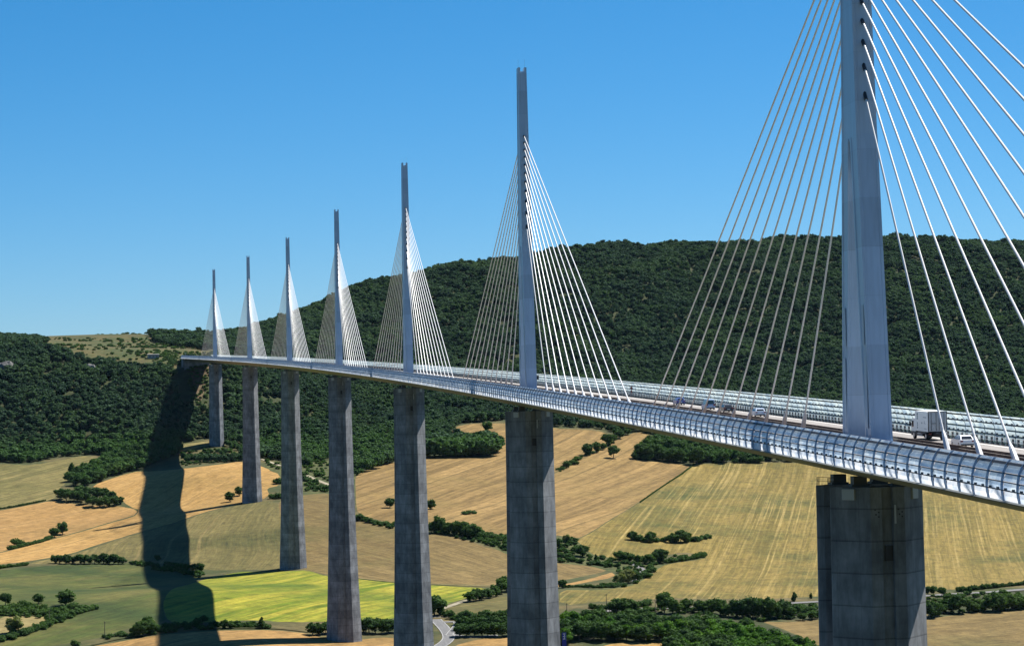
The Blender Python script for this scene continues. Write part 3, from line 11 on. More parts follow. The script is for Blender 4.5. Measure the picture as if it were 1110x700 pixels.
SCRUB=[([(54.5, 1476.0), (73.0, 1485.1), (93.8, 1466.3), (110.1, 1448.2), (102.2, 1377.3), (95.1, 1401.5), (85.4, 1422.8), (70.5, 1456.4), (55.5, 1470.9)], 5), ([(5.9, 1566.8), (31.6, 1511.9), (31.1, 1503.0), (13.9, 1530.1), (5.1, 1549.4)], 4.5), ([(146.5, 1452.2), (161.2, 1450.6), (164.0, 1401.0), (176.1, 1393.2), (196.1, 1394.6), (218.8, 1410.7), (249.8, 1418.9), (247.5, 1406.9), (215.2, 1383.5), (195.5, 1352.1), (173.2, 1341.4), (156.9, 1352.5), (134.2, 1359.4)], 8.5), ([(169.6, 1326.8), (191.8, 1368.9), (206.9, 1373.2), (194.2, 1322.2), (178.5, 1269.9), (156.3, 1225.2), (138.7, 1226.8), (140.0, 1236.1), (157.6, 1256.9)], 8), ([(204.7, 1471.6), (269.5, 1498.0), (258.8, 1478.8), (227.9, 1462.0), (207.2, 1461.5)], 6), ([(204.1, 1890.3), (242.3, 1984.4), (270.6, 2035.1), (289.7, 2081.2), (293.5, 2081.9), (269.0, 2019.2), (241.8, 1968.4), (204.2, 1871.3)], 6), ([(-59.9, 1975.0), (-45.1, 1936.6), (-47.4, 1903.2), (-58.1, 1911.0)], 8), ([(-45.1, 1936.6), (1.8, 2013.5), (-5.7, 1809.3), (-24.9, 1903.5), (-45.5, 1913.8)], 10), ([(-27.5, 1865.6), (-7.7, 1755.4), (-8.5, 1734.8), (-29.2, 1740.0)], 7), ([(-138.1, 2020.7), (-81.3, 2044.1), (-81.4, 1952.4), (-136.0, 1930.1)], 8), ([(-221.9, 1135.0), (-212.6, 1149.2), (-189.7, 1130.2), (-166.3, 1128.5), (-172.8, 1114.3), (-187.9, 1071.7), (-212.0, 1033.6), (-213.3, 1047.2), (-193.9, 1083.5), (-191.6, 1099.8), (-219.3, 1108.6)], 5), ([(121.7, 1109.6), (149.9, 1114.0), (267.1, 1145.8), (252.3, 1085.1), (229.8, 1075.0), (204.1, 1081.9), (173.1, 1090.3), (144.8, 1083.6), (120.6, 1101.7)], 7), ([(343.0, 1175.0), (407.8, 1180.4), (388.8, 1123.4), (344.5, 1110.1), (320.5, 1097.5)], 7), ([(-157.7, 1033.6), (-130.6, 1040.0), (-100.3, 1057.3), (-62.4, 1065.8), (-62.6, 1052.8), (-100.0, 1038.8), (-130.1, 1026.1), (-156.2, 1024.1)], 6), ([(-144.7, 1421.9), (-127.9, 1397.8), (-107.0, 1359.3), (-109.0, 1333.6), (-127.2, 1371.7), (-143.6, 1391.8)], 5), ([(-137.6, 2293.5), (-109.1, 2265.7), (-112.7, 2217.4), (-117.9, 2170.6), (-127.2, 2166.6), (-134.4, 2214.2)], 5.5), ([(-179.8, 2441.6), (-154.1, 2441.0), (-118.3, 2452.4), (-84.1, 2552.9), (-73.4, 2528.3), (-102.6, 2429.8), (-140.3, 2279.4), (-174.5, 2290.0)], 7), ([(-165.1, 1432.1), (-148.4, 1435.2), (-142.7, 1421.3), (-147.5, 1412.9)], 4)]
ROCKS=[(-325.8, 2249.3), (-237.8, 2264.2)]
FAREDGE=[(20.3, 1848.6, 6.6), (29.9, 1876.8, 12.5), (38.5, 1896.8, 13.4), (46.9, 1924.6, 12.8), (53.6, 1937.6, 12.8), (93.1, 1975.1, 19.1), (99.0, 1972.6, 20.2), (104.9, 1974.4, 18.9), (109.5, 1973.6, 20.2), (116.7, 1972.5, 19.6), (122.0, 1973.2, 18.5), (128.1, 1977.2, 19.9), (134.9, 1980.8, 19.6), (140.0, 1980.4, 18.8), (146.2, 1979.9, 19.3), (152.1, 1981.5, 20.1), (98.5, 2022.0, 18.0), (106.2, 2020.8, 18.6), (111.7, 2014.7, 17.3), (120.4, 2017.8, 18.1), (126.2, 2013.3, 18.8), (133.3, 2016.3, 18.8), (140.8, 2014.3, 17.7), (147.7, 2013.1, 17.8), (154.5, 2013.5, 19.4), (158.9, 1998.9, 14.9), (163.6, 2017.1, 10.6), (-131.2, 1964.6, 8.5), (-125.7, 1964.0, 8.3), (-120.1, 1957.9, 7.2), (-113.2, 1956.2, 8.2), (-108.0, 1952.9, 8.3), (-102.0, 1951.1, 7.4), (-94.8, 1947.6, 6.9), (-89.3, 1951.4, 8.6), (-82.4, 1956.0, 7.1), (-113.5, 2005.4, 5.3), (-100.4, 2003.5, 5.3), (-91.9, 2038.5, 8.0), (-84.8, 2031.9, 7.1)]
POLES=[((-155.7, 1029.6), 9.1), ((-190.1, 1091.1), 6.4), ((129.9, 1100.3), 11.2), ((157.1, 1090.3), 9.0), ((108.1, 1112.4), 4.9)]
SIGN=[(90.4, 992.3)]
import bpy, bmesh, math, random
import numpy as np
from mathutils import Vector, Matrix
from mathutils.geometry import delaunay_2d_cdt
R=math.radians
S=bpy.context.scene
COL=S.collection
RNG=random.Random(11)
# ------------------------------------------------------------------ camera, sun, sky
YAW,PITCH,ROLL=0.111431313,0.0367376198,-0.0212890226
CAMP=Vector((-78.8773,-300.9186,5.0303))
def make_camera():
    cd=bpy.data.cameras.new('camera');co=bpy.data.objects.new('camera',cd);COL.objects.link(co)
    f=Vector((math.sin(YAW)*math.cos(PITCH),math.cos(YAW)*math.cos(PITCH),math.sin(PITCH)))
    r=Vector((math.cos(YAW),-math.sin(YAW),0));u=r.cross(f)
    r2=r*math.cos(ROLL)+u*math.sin(ROLL);u2=-r*math.sin(ROLL)+u*math.cos(ROLL)
    m=Matrix.Identity(4)
    for i in range(3): m[i][0]=r2[i];m[i][1]=u2[i];m[i][2]=-f[i];m[i][3]=CAMP[i]
    co.matrix_world=m;cd.sensor_width=36;cd.sensor_fit='HORIZONTAL';cd.lens=36*2616.364/1110
    cd.clip_start=1;cd.clip_end=40000;S.camera=co
make_camera()
SAZ,SEL=R(33),R(56)
SUN=Vector((math.cos(SAZ)*math.cos(SEL),math.sin(SAZ)*math.cos(SEL),math.sin(SEL)))
w=bpy.data.worlds.new('World');S.world=w;w.use_nodes=True
nt=w.node_tree;bg=nt.nodes['Background']
sky=nt.nodes.new('ShaderNodeTexSky');sky.sky_type='NISHITA';sky.sun_disc=False
sky.sun_elevation=SEL;sky.sun_rotation=math.pi/2-SAZ;sky.altitude=600
sky.air_density=SKY_AIR;sky.dust_density=SKY_DUST;sky.ozone_density=SKY_OZONE
hs=nt.nodes.new('ShaderNodeHueSaturation');hs.inputs['Saturation'].default_value=SKY_SAT;hs.inputs['Hue'].default_value=SKY_HUE
nt.links.new(sky.outputs[0],hs.inputs['Color']);nt.links.new(hs.outputs[0],bg.inputs['Color'])
bg.inputs['Strength'].default_value=SKY_STR
sl=bpy.data.lights.new('sun','SUN');sl.energy=SUN_STR;sl.angle=R(.53);sl.color=(1,.955,.88)
so=bpy.data.objects.new('sun',sl);COL.objects.link(so);so.rotation_euler=SUN.to_track_quat('Z','Y').to_euler();so.location=(300,300,500)
vs=S.view_settings;S.display_settings.display_device='sRGB'
vs.view_transform='Standard';vs.look='None';vs.exposure=EXPO;vs.gamma=1;vs.use_curve_mapping=False
S.cycles.max_bounces=6;S.cycles.diffuse_bounces=3;S.cycles.glossy_bounces=2;S.cycles.transmission_bounces=3;S.cycles.transparent_max_bounces=4
S.cycles.caustics_reflective=False;S.cycles.caustics_refractive=False
# ------------------------------------------------------------------ materials
MATS={}
def nodes(m): return m.node_tree.nodes,m.node_tree.links
def mat(name,col,rough=.6,metal=0,spec=.5,trans=0):
    if name in MATS: return MATS[name]
    m=bpy.data.materials.new(name);m.use_nodes=True;b=m.node_tree.nodes['Principled BSDF']
    b.inputs['Base Color'].default_value=(*col,1);b.inputs['Roughness'].default_value=rough;b.inputs['Metallic'].default_value=metal
    b.inputs['Specular IOR Level'].default_value=spec
    MATS[name]=m;return m
def N(m,t,**k):
    n=m.node_tree.nodes.new(t)
    for a,v in k.items(): setattr(n,a,v)
    return n
def L(m,a,b): m.node_tree.links.new(a,b)
def ramp(m,inp,stops):
    r=N(m,'ShaderNodeValToRGB');e=r.color_ramp.elements
    while len(e)<len(stops): e.new(.5)
    for i,(p,c) in enumerate(stops):
        e[i].position=p;e[i].color=(*c,1) if len(c)==3 else c
    L(m,inp,r.inputs[0]);return r.outputs[0]
def mix(m,f,a,b,mode='MIX'):
    n=N(m,'ShaderNodeMix',data_type='RGBA',blend_type=mode)
    for s,v in ((n.inputs['Factor'],f),(n.inputs['A'],a),(n.inputs['B'],b)):
        if hasattr(v,'links'): L(m,v,s)
        elif isinstance(v,(int,float)): s.default_value=v
        else: s.default_value=(*v,1)
    return n.outputs['Result']
def math_(m,op,a,b=None):
    n=N(m,'ShaderNodeMath',operation=op)
    for s,v in zip(n.inputs,(a,b)):
        if v is None: continue
        if hasattr(v,'links'): L(m,v,s)
        else: s.default_value=v
    return n.outputs[0]
def noise(m,vec,scale,detail=3,rough=.55,dist=0):
    n=N(m,'ShaderNodeTexNoise');n.inputs['Scale'].default_value=scale;n.inputs['Detail'].default_value=detail
    n.inputs['Roughness'].default_value=rough;n.inputs['Distortion'].default_value=dist
    if vec is not None: L(m,vec,n.inputs['Vector'])
    return n.outputs['Fac']
def vmul(m,vec,s):
    n=N(m,'ShaderNodeVectorMath',operation='MULTIPLY');L(m,vec,n.inputs[0]);n.inputs[1].default_value=s;return n.outputs[0]
def pos(m): return N(m,'ShaderNodeNewGeometry').outputs['Position']
def base(m,col,rough=None):
    b=m.node_tree.nodes['Principled BSDF'];L(m,col,b.inputs['Base Color'])
    return b
def field_mat(name,c1,c2,c3,ang,row=2.6,rowlen=70,swath=16,patch=.009,lines=0,linecol=None,bend=14,streak=None,patchlo=.48,patchhi=.66):
    m=mat(name,c1,.95,spec=.15)
    P=pos(m)
    # slow bending of the rows, as a tractor follows the slope
    nz=N(m,'ShaderNodeTexNoise');nz.inputs['Scale'].default_value=.006;nz.inputs['Detail'].default_value=1;L(m,P,nz.inputs['Vector'])
    sub=N(m,'ShaderNodeVectorMath',operation='SUBTRACT');L(m,nz.outputs['Color'],sub.inputs[0]);sub.inputs[1].default_value=(.5,.5,.5)
    sc=vmul(m,sub.outputs[0],(bend*4,bend*4,0))
    ad=N(m,'ShaderNodeVectorMath',operation='ADD');L(m,P,ad.inputs[0]);L(m,sc,ad.inputs[1])
    flat=vmul(m,ad.outputs[0],(1,1,0))
    ro=N(m,'ShaderNodeVectorRotate',rotation_type='Z_AXIS');ro.inputs['Angle'].default_value=-ang;L(m,flat,ro.inputs['Vector'])
    V=ro.outputs[0]
    a=noise(m,vmul(m,V,(1/rowlen,1/row,0)),1,2,.6)
    b=noise(m,vmul(m,V,(1/(rowlen*5),1/swath,0)),1,2,.5)
    c=noise(m,P,patch,4,.6)
    g=noise(m,P,.55,2,.7)
    g2=noise(m,P,.12,3,.65)
    s=math_(m,'ADD',math_(m,'MULTIPLY',a,.55),math_(m,'MULTIPLY',b,.45))
    f=ramp(m,s,[(.40,(0,0,0)),(.60,(1,1,1))])
    col=mix(m,f,c1,c2)
    pf=ramp(m,math_(m,'ADD',math_(m,'MULTIPLY',c,.75),math_(m,'MULTIPLY',a,.25)),[(patchlo,(0,0,0)),(patchhi,(1,1,1))])
    col=mix(m,pf,col,c3)
    if lines:
        sx=N(m,'ShaderNodeSeparateXYZ');L(m,V,sx.inputs[0])
        fr=math_(m,'FRACT',math_(m,'MULTIPLY',sx.outputs['Y'],1/lines))
        d=math_(m,'ABSOLUTE',math_(m,'SUBTRACT',fr,.5))
        lf=ramp(m,d,[(0.02,(1,1,1)),(.07,(0,0,0))])
        lf=math_(m,'MULTIPLY',lf,ramp(m,b,[(.4,(0,0,0)),(.6,(.8,.8,.8))]))
        col=mix(m,lf,col,linecol or tuple(v*.6 for v in c1))
    if streak:
        s1=noise(m,vmul(m,V,(1/520,1/2.6,0)),1,2,.6);s2=noise(m,vmul(m,V,(1/300,1/16,0)),1,2,.5)
        sf=math_(m,'MULTIPLY',ramp(m,s1,[(.50,(0,0,0)),(.62,(1,1,1))]),ramp(m,s2,[(.40,(.12,.12,.12)),(.62,(.9,.9,.9))]))
        col=mix(m,math_(m,'MULTIPLY',sf,.8),col,streak)
    g3=noise(m,vmul(m,V,(1/28,1/2.2,0)),1,3,.7)
    gr=ramp(m,math_(m,'ADD',math_(m,'ADD',math_(m,'MULTIPLY',g,.25),math_(m,'MULTIPLY',g2,.35)),math_(m,'MULTIPLY',g3,.4)),[(.36,(.52,.52,.50)),(.62,(1.36,1.36,1.36))])
    col=mix(m,1.0,col,gr,'MULTIPLY')
    b_=base(m,col)
    bp=N(m,'ShaderNodeBump');bp.inputs['Strength'].default_value=.35;bp.inputs['Distance'].default_value=.6
    L(m,math_(m,'ADD',math_(m,'MULTIPLY',a,.6),math_(m,'MULTIPLY',g2,.6)),bp.inputs['Height']);L(m,bp.outputs[0],b_.inputs['Normal'])
    return m
FM={ # colours of the crops: main, second, patches
'wheat':dict(c1=(0.2094,0.1228,0.0411),c2=(0.2607,0.1576,0.0569),c3=(0.1580,0.1037,0.0355),lines=17,linecol=(0.1501,0.0912,0.0332),bend=3),
'wheat_bright':dict(c1=(0.2528,0.1477,0.0458),c2=(0.3081,0.1908,0.0672),c3=(0.2054,0.1286,0.0411),lines=20,linecol=(0.1817,0.1120,0.0379),bend=4),
'wheat_striped':dict(c1=(0.1185,0.0771,0.0261),c2=(0.2370,0.1535,0.0569),c3=(0.1462,0.1012,0.0332),row=5.0,rowlen=200,swath=20,lines=24,linecol=(0.0948,0.0664,0.0237),bend=3),
'stubble_green':dict(c1=(0.0829,0.0763,0.0253),c2=(0.1580,0.1286,0.0474),c3=(0.0751,0.0730,0.0221),row=4,rowlen=160,swath=18,lines=15,linecol=(0.0632,0.0597,0.0205),bend=3),
'stubble_big':dict(c1=(0.1067,0.0830,0.0190),c2=(0.1778,0.1286,0.0348),c3=(0.0521,0.0581,0.0142),row=3.4,rowlen=240,swath=15,streak=(0.2607,0.1949,0.0672),bend=.6,patchlo=.50,patchhi=.66),
'olive':dict(c1=(0.0853,0.0747,0.0245),c2=(0.1225,0.0995,0.0348),c3=(0.0521,0.0523,0.0158),row=3.0,rowlen=130,lines=21,linecol=(0.1501,0.1161,0.0435),bend=7),
'brown':dict(c1=(0.1067,0.0747,0.0269),c2=(0.1501,0.1062,0.0411),c3=(0.0909,0.0747,0.0253),row=2.6,rowlen=80,swath=12,bend=3),
'rape':dict(c1=(0.0790,0.1120,0.0063),c2=(0.2370,0.2115,0.0237),c3=(0.0616,0.0929,0.0079),row=6,rowlen=90,swath=20,patchlo=.5,patchhi=.62,bend=8),
'meadow':dict(c1=(.050,.066,.0135),c2=(.092,.086,.024),c3=(.026,.042,.010),row=5,rowlen=80,swath=30,patchlo=.44,patchhi=.6,bend=6),
'pale_grass':dict(c1=(0.1580,0.1286,0.0514),c2=(0.1975,0.1576,0.0672),c3=(0.1264,0.1120,0.0395),row=1.5,rowlen=15,swath=6),
'gravel':dict(c1=(0.2370,0.2074,0.1501),c2=(0.2765,0.2488,0.1817),c3=(0.1975,0.1742,0.1225),row=.8,rowlen=8,swath=4),
'scree':dict(c1=(0.0711,0.0514,0.0284),c2=(0.1343,0.0912,0.0537),c3=(0.0395,0.0431,0.0198),row=5,rowlen=6,swath=14,patch=.03),
'forest_floor':dict(c1=(0.0284,0.0373,0.0134),c2=(0.0435,0.0465,0.0182),c3=(0.0205,0.0315,0.0111),row=5,rowlen=7,swath=18,patch=.02),
'scrubland':dict(c1=(.062,.058,.022),c2=(.105,.082,.033),c3=(.045,.056,.018),row=9,rowlen=14,swath=30,patch=.028,patchlo=.42,patchhi=.56),
'rough_grass':dict(c1=(.045,.056,.018),c2=(.075,.078,.028),c3=(.03,.042,.013),row=4,rowlen=8,swath=14,patch=.04),
'dry_ground':dict(c1=(0.0774,0.0647,0.0261),c2=(0.1185,0.0912,0.0395),c3=(0.0411,0.0498,0.0174),row=7,rowlen=12,swath=25,patch=.02,patchlo=.40,patchhi=.56),
}
def fmat(kind,ang=0):
    k='%s_%d'%(kind,round(math.degrees(ang)))
    return MATS[k] if k in MATS else field_mat(k,ang=ang,**FM[kind])
def foliage_mat(name,dark,light,yellow,trans=.28,valley=None):
    m=mat(name,dark,.85,spec=.08);b=m.node_tree.nodes['Principled BSDF'];out=m.node_tree.nodes['Material Output']
    oi=N(m,'ShaderNodeObjectInfo')
    big=noise(m,pos(m),.011,3,.6);sm=noise(m,pos(m),.9,2,.6)
    c=mix(m,ramp(m,oi.outputs['Random'],[(.0,(0,0,0)),(1,(1,1,1))]),dark,light)
    c=mix(m,math_(m,'MULTIPLY',ramp(m,big,[(.45,(0,0,0)),(.68,(1,1,1))]),.7),c,yellow)
    if valley:   # broad-leaved trees take over on the lower slopes
        sx=N(m,'ShaderNodeSeparateXYZ');L(m,pos(m),sx.inputs[0]);lo=noise(m,pos(m),.006,3,.6)
        hz=math_(m,'ADD',math_(m,'MULTIPLY',sx.outputs['Z'],-1/60),math_(m,'MULTIPLY',math_(m,'SUBTRACT',lo,.5),2.6))
        c=mix(m,math_(m,'MULTIPLY',ramp(m,hz,[(.0,(0,0,0)),(.5,(1,1,1))]),.75),c,valley)
    g=ramp(m,sm,[(.25,(.65,.65,.65)),(.75,(1.3,1.3,1.3))])
    c=mix(m,1,c,g,'MULTIPLY');L(m,c,b.inputs['Base Color'])
    t=N(m,'ShaderNodeBsdfTranslucent');tc=mix(m,1,c,(1.15,1.3,.55),'MULTIPLY');L(m,tc,t.inputs['Color'])
    mx=N(m,'ShaderNodeMixShader');mx.inputs[0].default_value=trans
    L(m,b.outputs[0],mx.inputs[1]);L(m,t.outputs[0],mx.inputs[2]);L(m,mx.outputs[0],out.inputs['Surface'])
    return m
LEAF_F=foliage_mat('forest_leaves',(.019,.046,.029),(.052,.094,.054),(.064,.112,.044),valley=(.058,.120,.032))
LEAF_D=foliage_mat('dark_leaves',(.030,.066,.022),(.050,.098,.028),(.066,.118,.026))
LEAF_G=foliage_mat('fresh_leaves',(.045,.115,.016),(.07,.15,.02),(.085,.16,.022))
LEAF_Y=foliage_mat('pale_leaves',(.10,.13,.045),(.14,.16,.055),(.15,.165,.06))
BARK=mat('bark',(.09,.07,.05),.9)
def concrete():
    m=mat('pier_concrete',(.235,.245,.26),.85,spec=.25)
    tc=N(m,'ShaderNodeTexCoord').outputs['Object']
    sx=N(m,'ShaderNodeSeparateXYZ');L(m,tc,sx.inputs[0])
    z=math_(m,'MULTIPLY',sx.outputs['Z'],1/4.0);fz=math_(m,'FRACT',z);cell=math_(m,'FLOOR',z)
    line=ramp(m,fz,[(0.0,(.45,.45,.46)),(.062,(1,1,1))])
    wn=N(m,'ShaderNodeTexWhiteNoise',noise_dimensions='1D');L(m,cell,wn.inputs['W'])
    lift=ramp(m,wn.outputs['Value'],[(0,(.86,.86,.86)),(1,(1.10,1.10,1.10))])
    st=noise(m,vmul(m,tc,(.55,.55,.16)),1,6,.7);bl=noise(m,tc,.16,4,.6)
    stf=ramp(m,st,[(.38,(.70,.70,.70)),(.60,(1.08,1.08,1.08))]);blf=ramp(m,bl,[(.36,(.66,.67,.69)),(.64,(1.18,1.18,1.18))])
    c=mix(m,1,(.235,.245,.26),lift,'MULTIPLY');c=mix(m,1,c,line,'MULTIPLY');c=mix(m,1,c,stf,'MULTIPLY');c=mix(m,1,c,blf,'MULTIPLY')
    fv=math_(m,'FRACT',math_(m,'MULTIPLY',math_(m,'ADD',sx.outputs['X'],1.1),1/2.2))
    c=mix(m,1,c,ramp(m,fv,[(0,(.8,.8,.8)),(.04,(1,1,1))]),'MULTIPLY')
    base(m,c);return m
CONC=concrete()
CONC2=mat('pale_concrete',(.42,.43,.43),.7)
def painted(name,col,rough=.4,var=.12,sc=.25,seams=False):
    m=mat(name,col,rough);tc=N(m,'ShaderNodeTexCoord').outputs['Object']
    n=noise(m,vmul(m,tc,(1,1,.25)),sc,4,.6)
    c=mix(m,1,col,ramp(m,n,[(.3,(1-var,)*3),(.7,(1+var*.4,)*3)]),'MULTIPLY')
    if seams:   # welded plate courses and faint run-off streaks
        sx=N(m,'ShaderNodeSeparateXYZ');L(m,tc,sx.inputs[0]);z=math_(m,'MULTIPLY',sx.outputs['Z'],1/6.2)
        c=mix(m,1,c,ramp(m,math_(m,'FRACT',z),[(0,(.85,.85,.86)),(.02,(1,1,1))]),'MULTIPLY')
        wn=N(m,'ShaderNodeTexWhiteNoise',noise_dimensions='1D');L(m,math_(m,'FLOOR',z),wn.inputs['W'])
        c=mix(m,1,c,ramp(m,wn.outputs['Value'],[(0,(.88,.89,.9)),(1,(1.08,1.08,1.08))]),'MULTIPLY')
        st=noise(m,vmul(m,tc,(2.2,2.2,.05)),1,4,.6);c=mix(m,1,c,ramp(m,st,[(.35,(.92,.925,.93)),(.6,(1.02,1.02,1.02))]),'MULTIPLY')
    base(m,c);return m
SHADE_BLUE=painted('pylon_paint',(.41,.52,.65),.36,seams=True)  # white paint tinted slate blue: skylit shade is put into the colour
GREYP=painted('pylon_panel_grey',(.38,.46,.55),.42)
DECKP=painted('deck_paint',(.16,.17,.165),.55)
CABLE=mat('stay_sheath_white',(.62,.62,.62),.4)
DARK=mat('dark_socket',(.03,.03,.035),.6)
STEEL=mat('galvanised_steel',(.38,.40,.42),.45,.55)
POSTM=mat('screen_post_grey',(.26,.36,.50),.5,.0)
RAILM=mat('screen_rail_dark',(.045,.06,.085),.6)
GUARD=mat('guard_rail_steel',(.10,.11,.12),.5,.4)
RUST=None
def rust():
    m=mat('brown_median',(.12,.085,.06),.9);n=noise(m,pos(m),.7,4,.65)
    base(m,ramp(m,n,[(.3,(.085,.058,.042)),(.7,(.155,.11,.08))]));return m
RUST=rust()
def asphalt(name,c):
    m=mat(name,c,.85,spec=.3);P=pos(m);n=noise(m,vmul(m,P,(1,.06,1)),.8,3,.6);n2=noise(m,P,3,2,.6)
    base(m,mix(m,1,mix(m,1,c,ramp(m,n,[(.3,(.82,)*3),(.7,(1.15,)*3)]),'MULTIPLY'),ramp(m,n2,[(.3,(.9,)*3),(.7,(1.1,)*3)]),'MULTIPLY'));return m
ROADM=asphalt('motorway_surface',(.21,.195,.185))
ASPH=asphalt('asphalt',(.12,.12,.122));ASPHL=asphalt('asphalt_light',(.12,.118,.115))
LINE=mat('road_paint_white',(.8,.8,.78),.6)
def acrylic(name,col,tr):
    m=mat(name,col,.22,spec=.6);b=m.node_tree.nodes['Principled BSDF'];out=m.node_tree.nodes['Material Output']
    n=noise(m,vmul(m,pos(m),(.5,.42,1.3)),1.0,4,.65)
    sx=N(m,'ShaderNodeSeparateXYZ');L(m,pos(m),sx.inputs[0])
    wn=N(m,'ShaderNodeTexWhiteNoise',noise_dimensions='1D');L(m,math_(m,'FLOOR',math_(m,'MULTIPLY',sx.outputs['Y'],1/2.083)),wn.inputs['W'])
    c=mix(m,1,col,ramp(m,n,[(.36,(.62,.70,.80)),(.60,(1.12,1.1,1.06))]),'MULTIPLY')
    c=mix(m,1,c,ramp(m,wn.outputs['Value'],[(0,(.80,.84,.90)),(1,(1.08,1.06,1.04))]),'MULTIPLY');L(m,c,b.inputs['Base Color'])
    t=N(m,'ShaderNodeBsdfTranslucent');L(m,c,t.inputs['Color'])
    mx=N(m,'ShaderNodeMixShader');mx.inputs[0].default_value=tr
    L(m,b.outputs[0],mx.inputs[1]);L(m,t.outputs[0],mx.inputs[2]);L(m,mx.outputs[0],out.inputs['Surface']);return m
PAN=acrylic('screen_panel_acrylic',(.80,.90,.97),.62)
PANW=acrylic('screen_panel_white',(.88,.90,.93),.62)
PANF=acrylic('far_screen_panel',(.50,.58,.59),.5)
GLASS=mat('dark_glass',(.02,.025,.03),.08,spec=.8)
TYRE=mat('tyre_rubber',(.018,.018,.02),.85);RIM=mat('wheel_rim',(.5,.5,.52),.35,.7)
BLACK=mat('black_plastic',(.02,.02,.022),.6)
TRUCKW=painted('truck_white',(.80,.80,.77),.45,.06,.6)
TRUCKD=mat('truck_door_grey',(.40,.43,.45),.5)
REDL=mat('tail_lamp_red',(.20,.02,.015),.3)
WALLW=mat('render_wall',(.30,.28,.25),.8);ROOFM=mat('roof_sheet',(.35,.33,.31),.7)
# ------------------------------------------------------------------ helpers
class MB:
    def __init__(s): s.v=[];s.f=[];s.mi=[];s.m=0
    def add(s,vs,fs):
        o=len(s.v);s.v+=[tuple(v) for v in vs];s.f+=[tuple(i+o for i in f) for f in fs];s.mi+=[s.m]*len(fs);return s
    def box(s,c,d,M=None):
        x,y,z=d[0]/2,d[1]/2,d[2]/2
        vs=[Vector((sx*x,sy*y,sz*z)) for sz in(-1,1) for sx,sy in((-1,-1),(1,-1),(1,1),(-1,1))]
        if M is not None: vs=[M@v for v in vs]
        vs=[v+Vector(c) for v in vs]
        return s.add(vs,[(3,2,1,0),(4,5,6,7),(0,1,5,4),(1,2,6,5),(2,3,7,6),(3,0,4,7)])
    def loft(s,secs,cap=True,closed=True):
        n=len(secs[0]);vs=[v for sec in secs for v in sec];fs=[]
        for i in range(len(secs)-1):
            for j in range(n if closed else n-1):
                k=(j+1)%n;fs.append((i*n+j,i*n+k,(i+1)*n+k,(i+1)*n+j))
        if cap and closed: fs+=[tuple(range(n))[::-1],tuple(range((len(secs)-1)*n,len(secs)*n))]
        return s.add(vs,fs)
    def tube(s,pts,rad,n=8,cap=True):
        pts=[Vector(p) for p in pts];secs=[]
        rads=rad if isinstance(rad,(list,tuple)) else [rad]*len(pts)
        for i,p in enumerate(pts):
            d=(pts[min(i+1,len(pts)-1)]-pts[max(i-1,0)]).normalized()
            a=d.orthogonal().normalized() if abs(d.z)>.98 else d.cross(Vector((0,0,1))).normalized();b=d.cross(a)
            secs.append([p+(a*math.cos(2*math.pi*k/n)+b*math.sin(2*math.pi*k/n))*rads[i] for k in range(n)])
        return s.loft(secs,cap)
    def build(s,name,mats,parent=None,smooth=False,loc=None,rotz=0,recalc=True):
        me=bpy.data.meshes.new(name);me.from_pydata(s.v,[],s.f)
        if not isinstance(mats,(list,tuple)): mats=[mats]
        for m in mats: me.materials.append(m)
        if len(mats)>1: me.polygons.foreach_set('material_index',s.mi)
        if recalc:
            bm=bmesh.new();bm.from_mesh(me);bmesh.ops.recalc_face_normals(bm,faces=bm.faces);bm.to_mesh(me);bm.free()
        if smooth: me.polygons.foreach_set('use_smooth',[True]*len(me.polygons))
        me.update();return link(name,me,parent,loc,rotz)
def link(name,me,parent=None,loc=None,rotz=0):
    o=bpy.data.objects.new(name,me);COL.objects.link(o)
    if parent is not None: o.parent=parent
    if loc is not None: o.location=loc
    o.rotation_euler=(0,0,rotz);return o
def empty(name,loc=(0,0,0),rotz=0):
    o=bpy.data.objects.new(name,None);COL.objects.link(o);o.location=loc;o.rotation_euler=(0,0,rotz);o.empty_display_size=1;return o
def tag(o,label=None,cat=None,group=None,kind=None):
    if label: o['label']=label
    if cat: o['category']=cat
    if group: o['group']=group
    if kind: o['kind']=kind
    return o
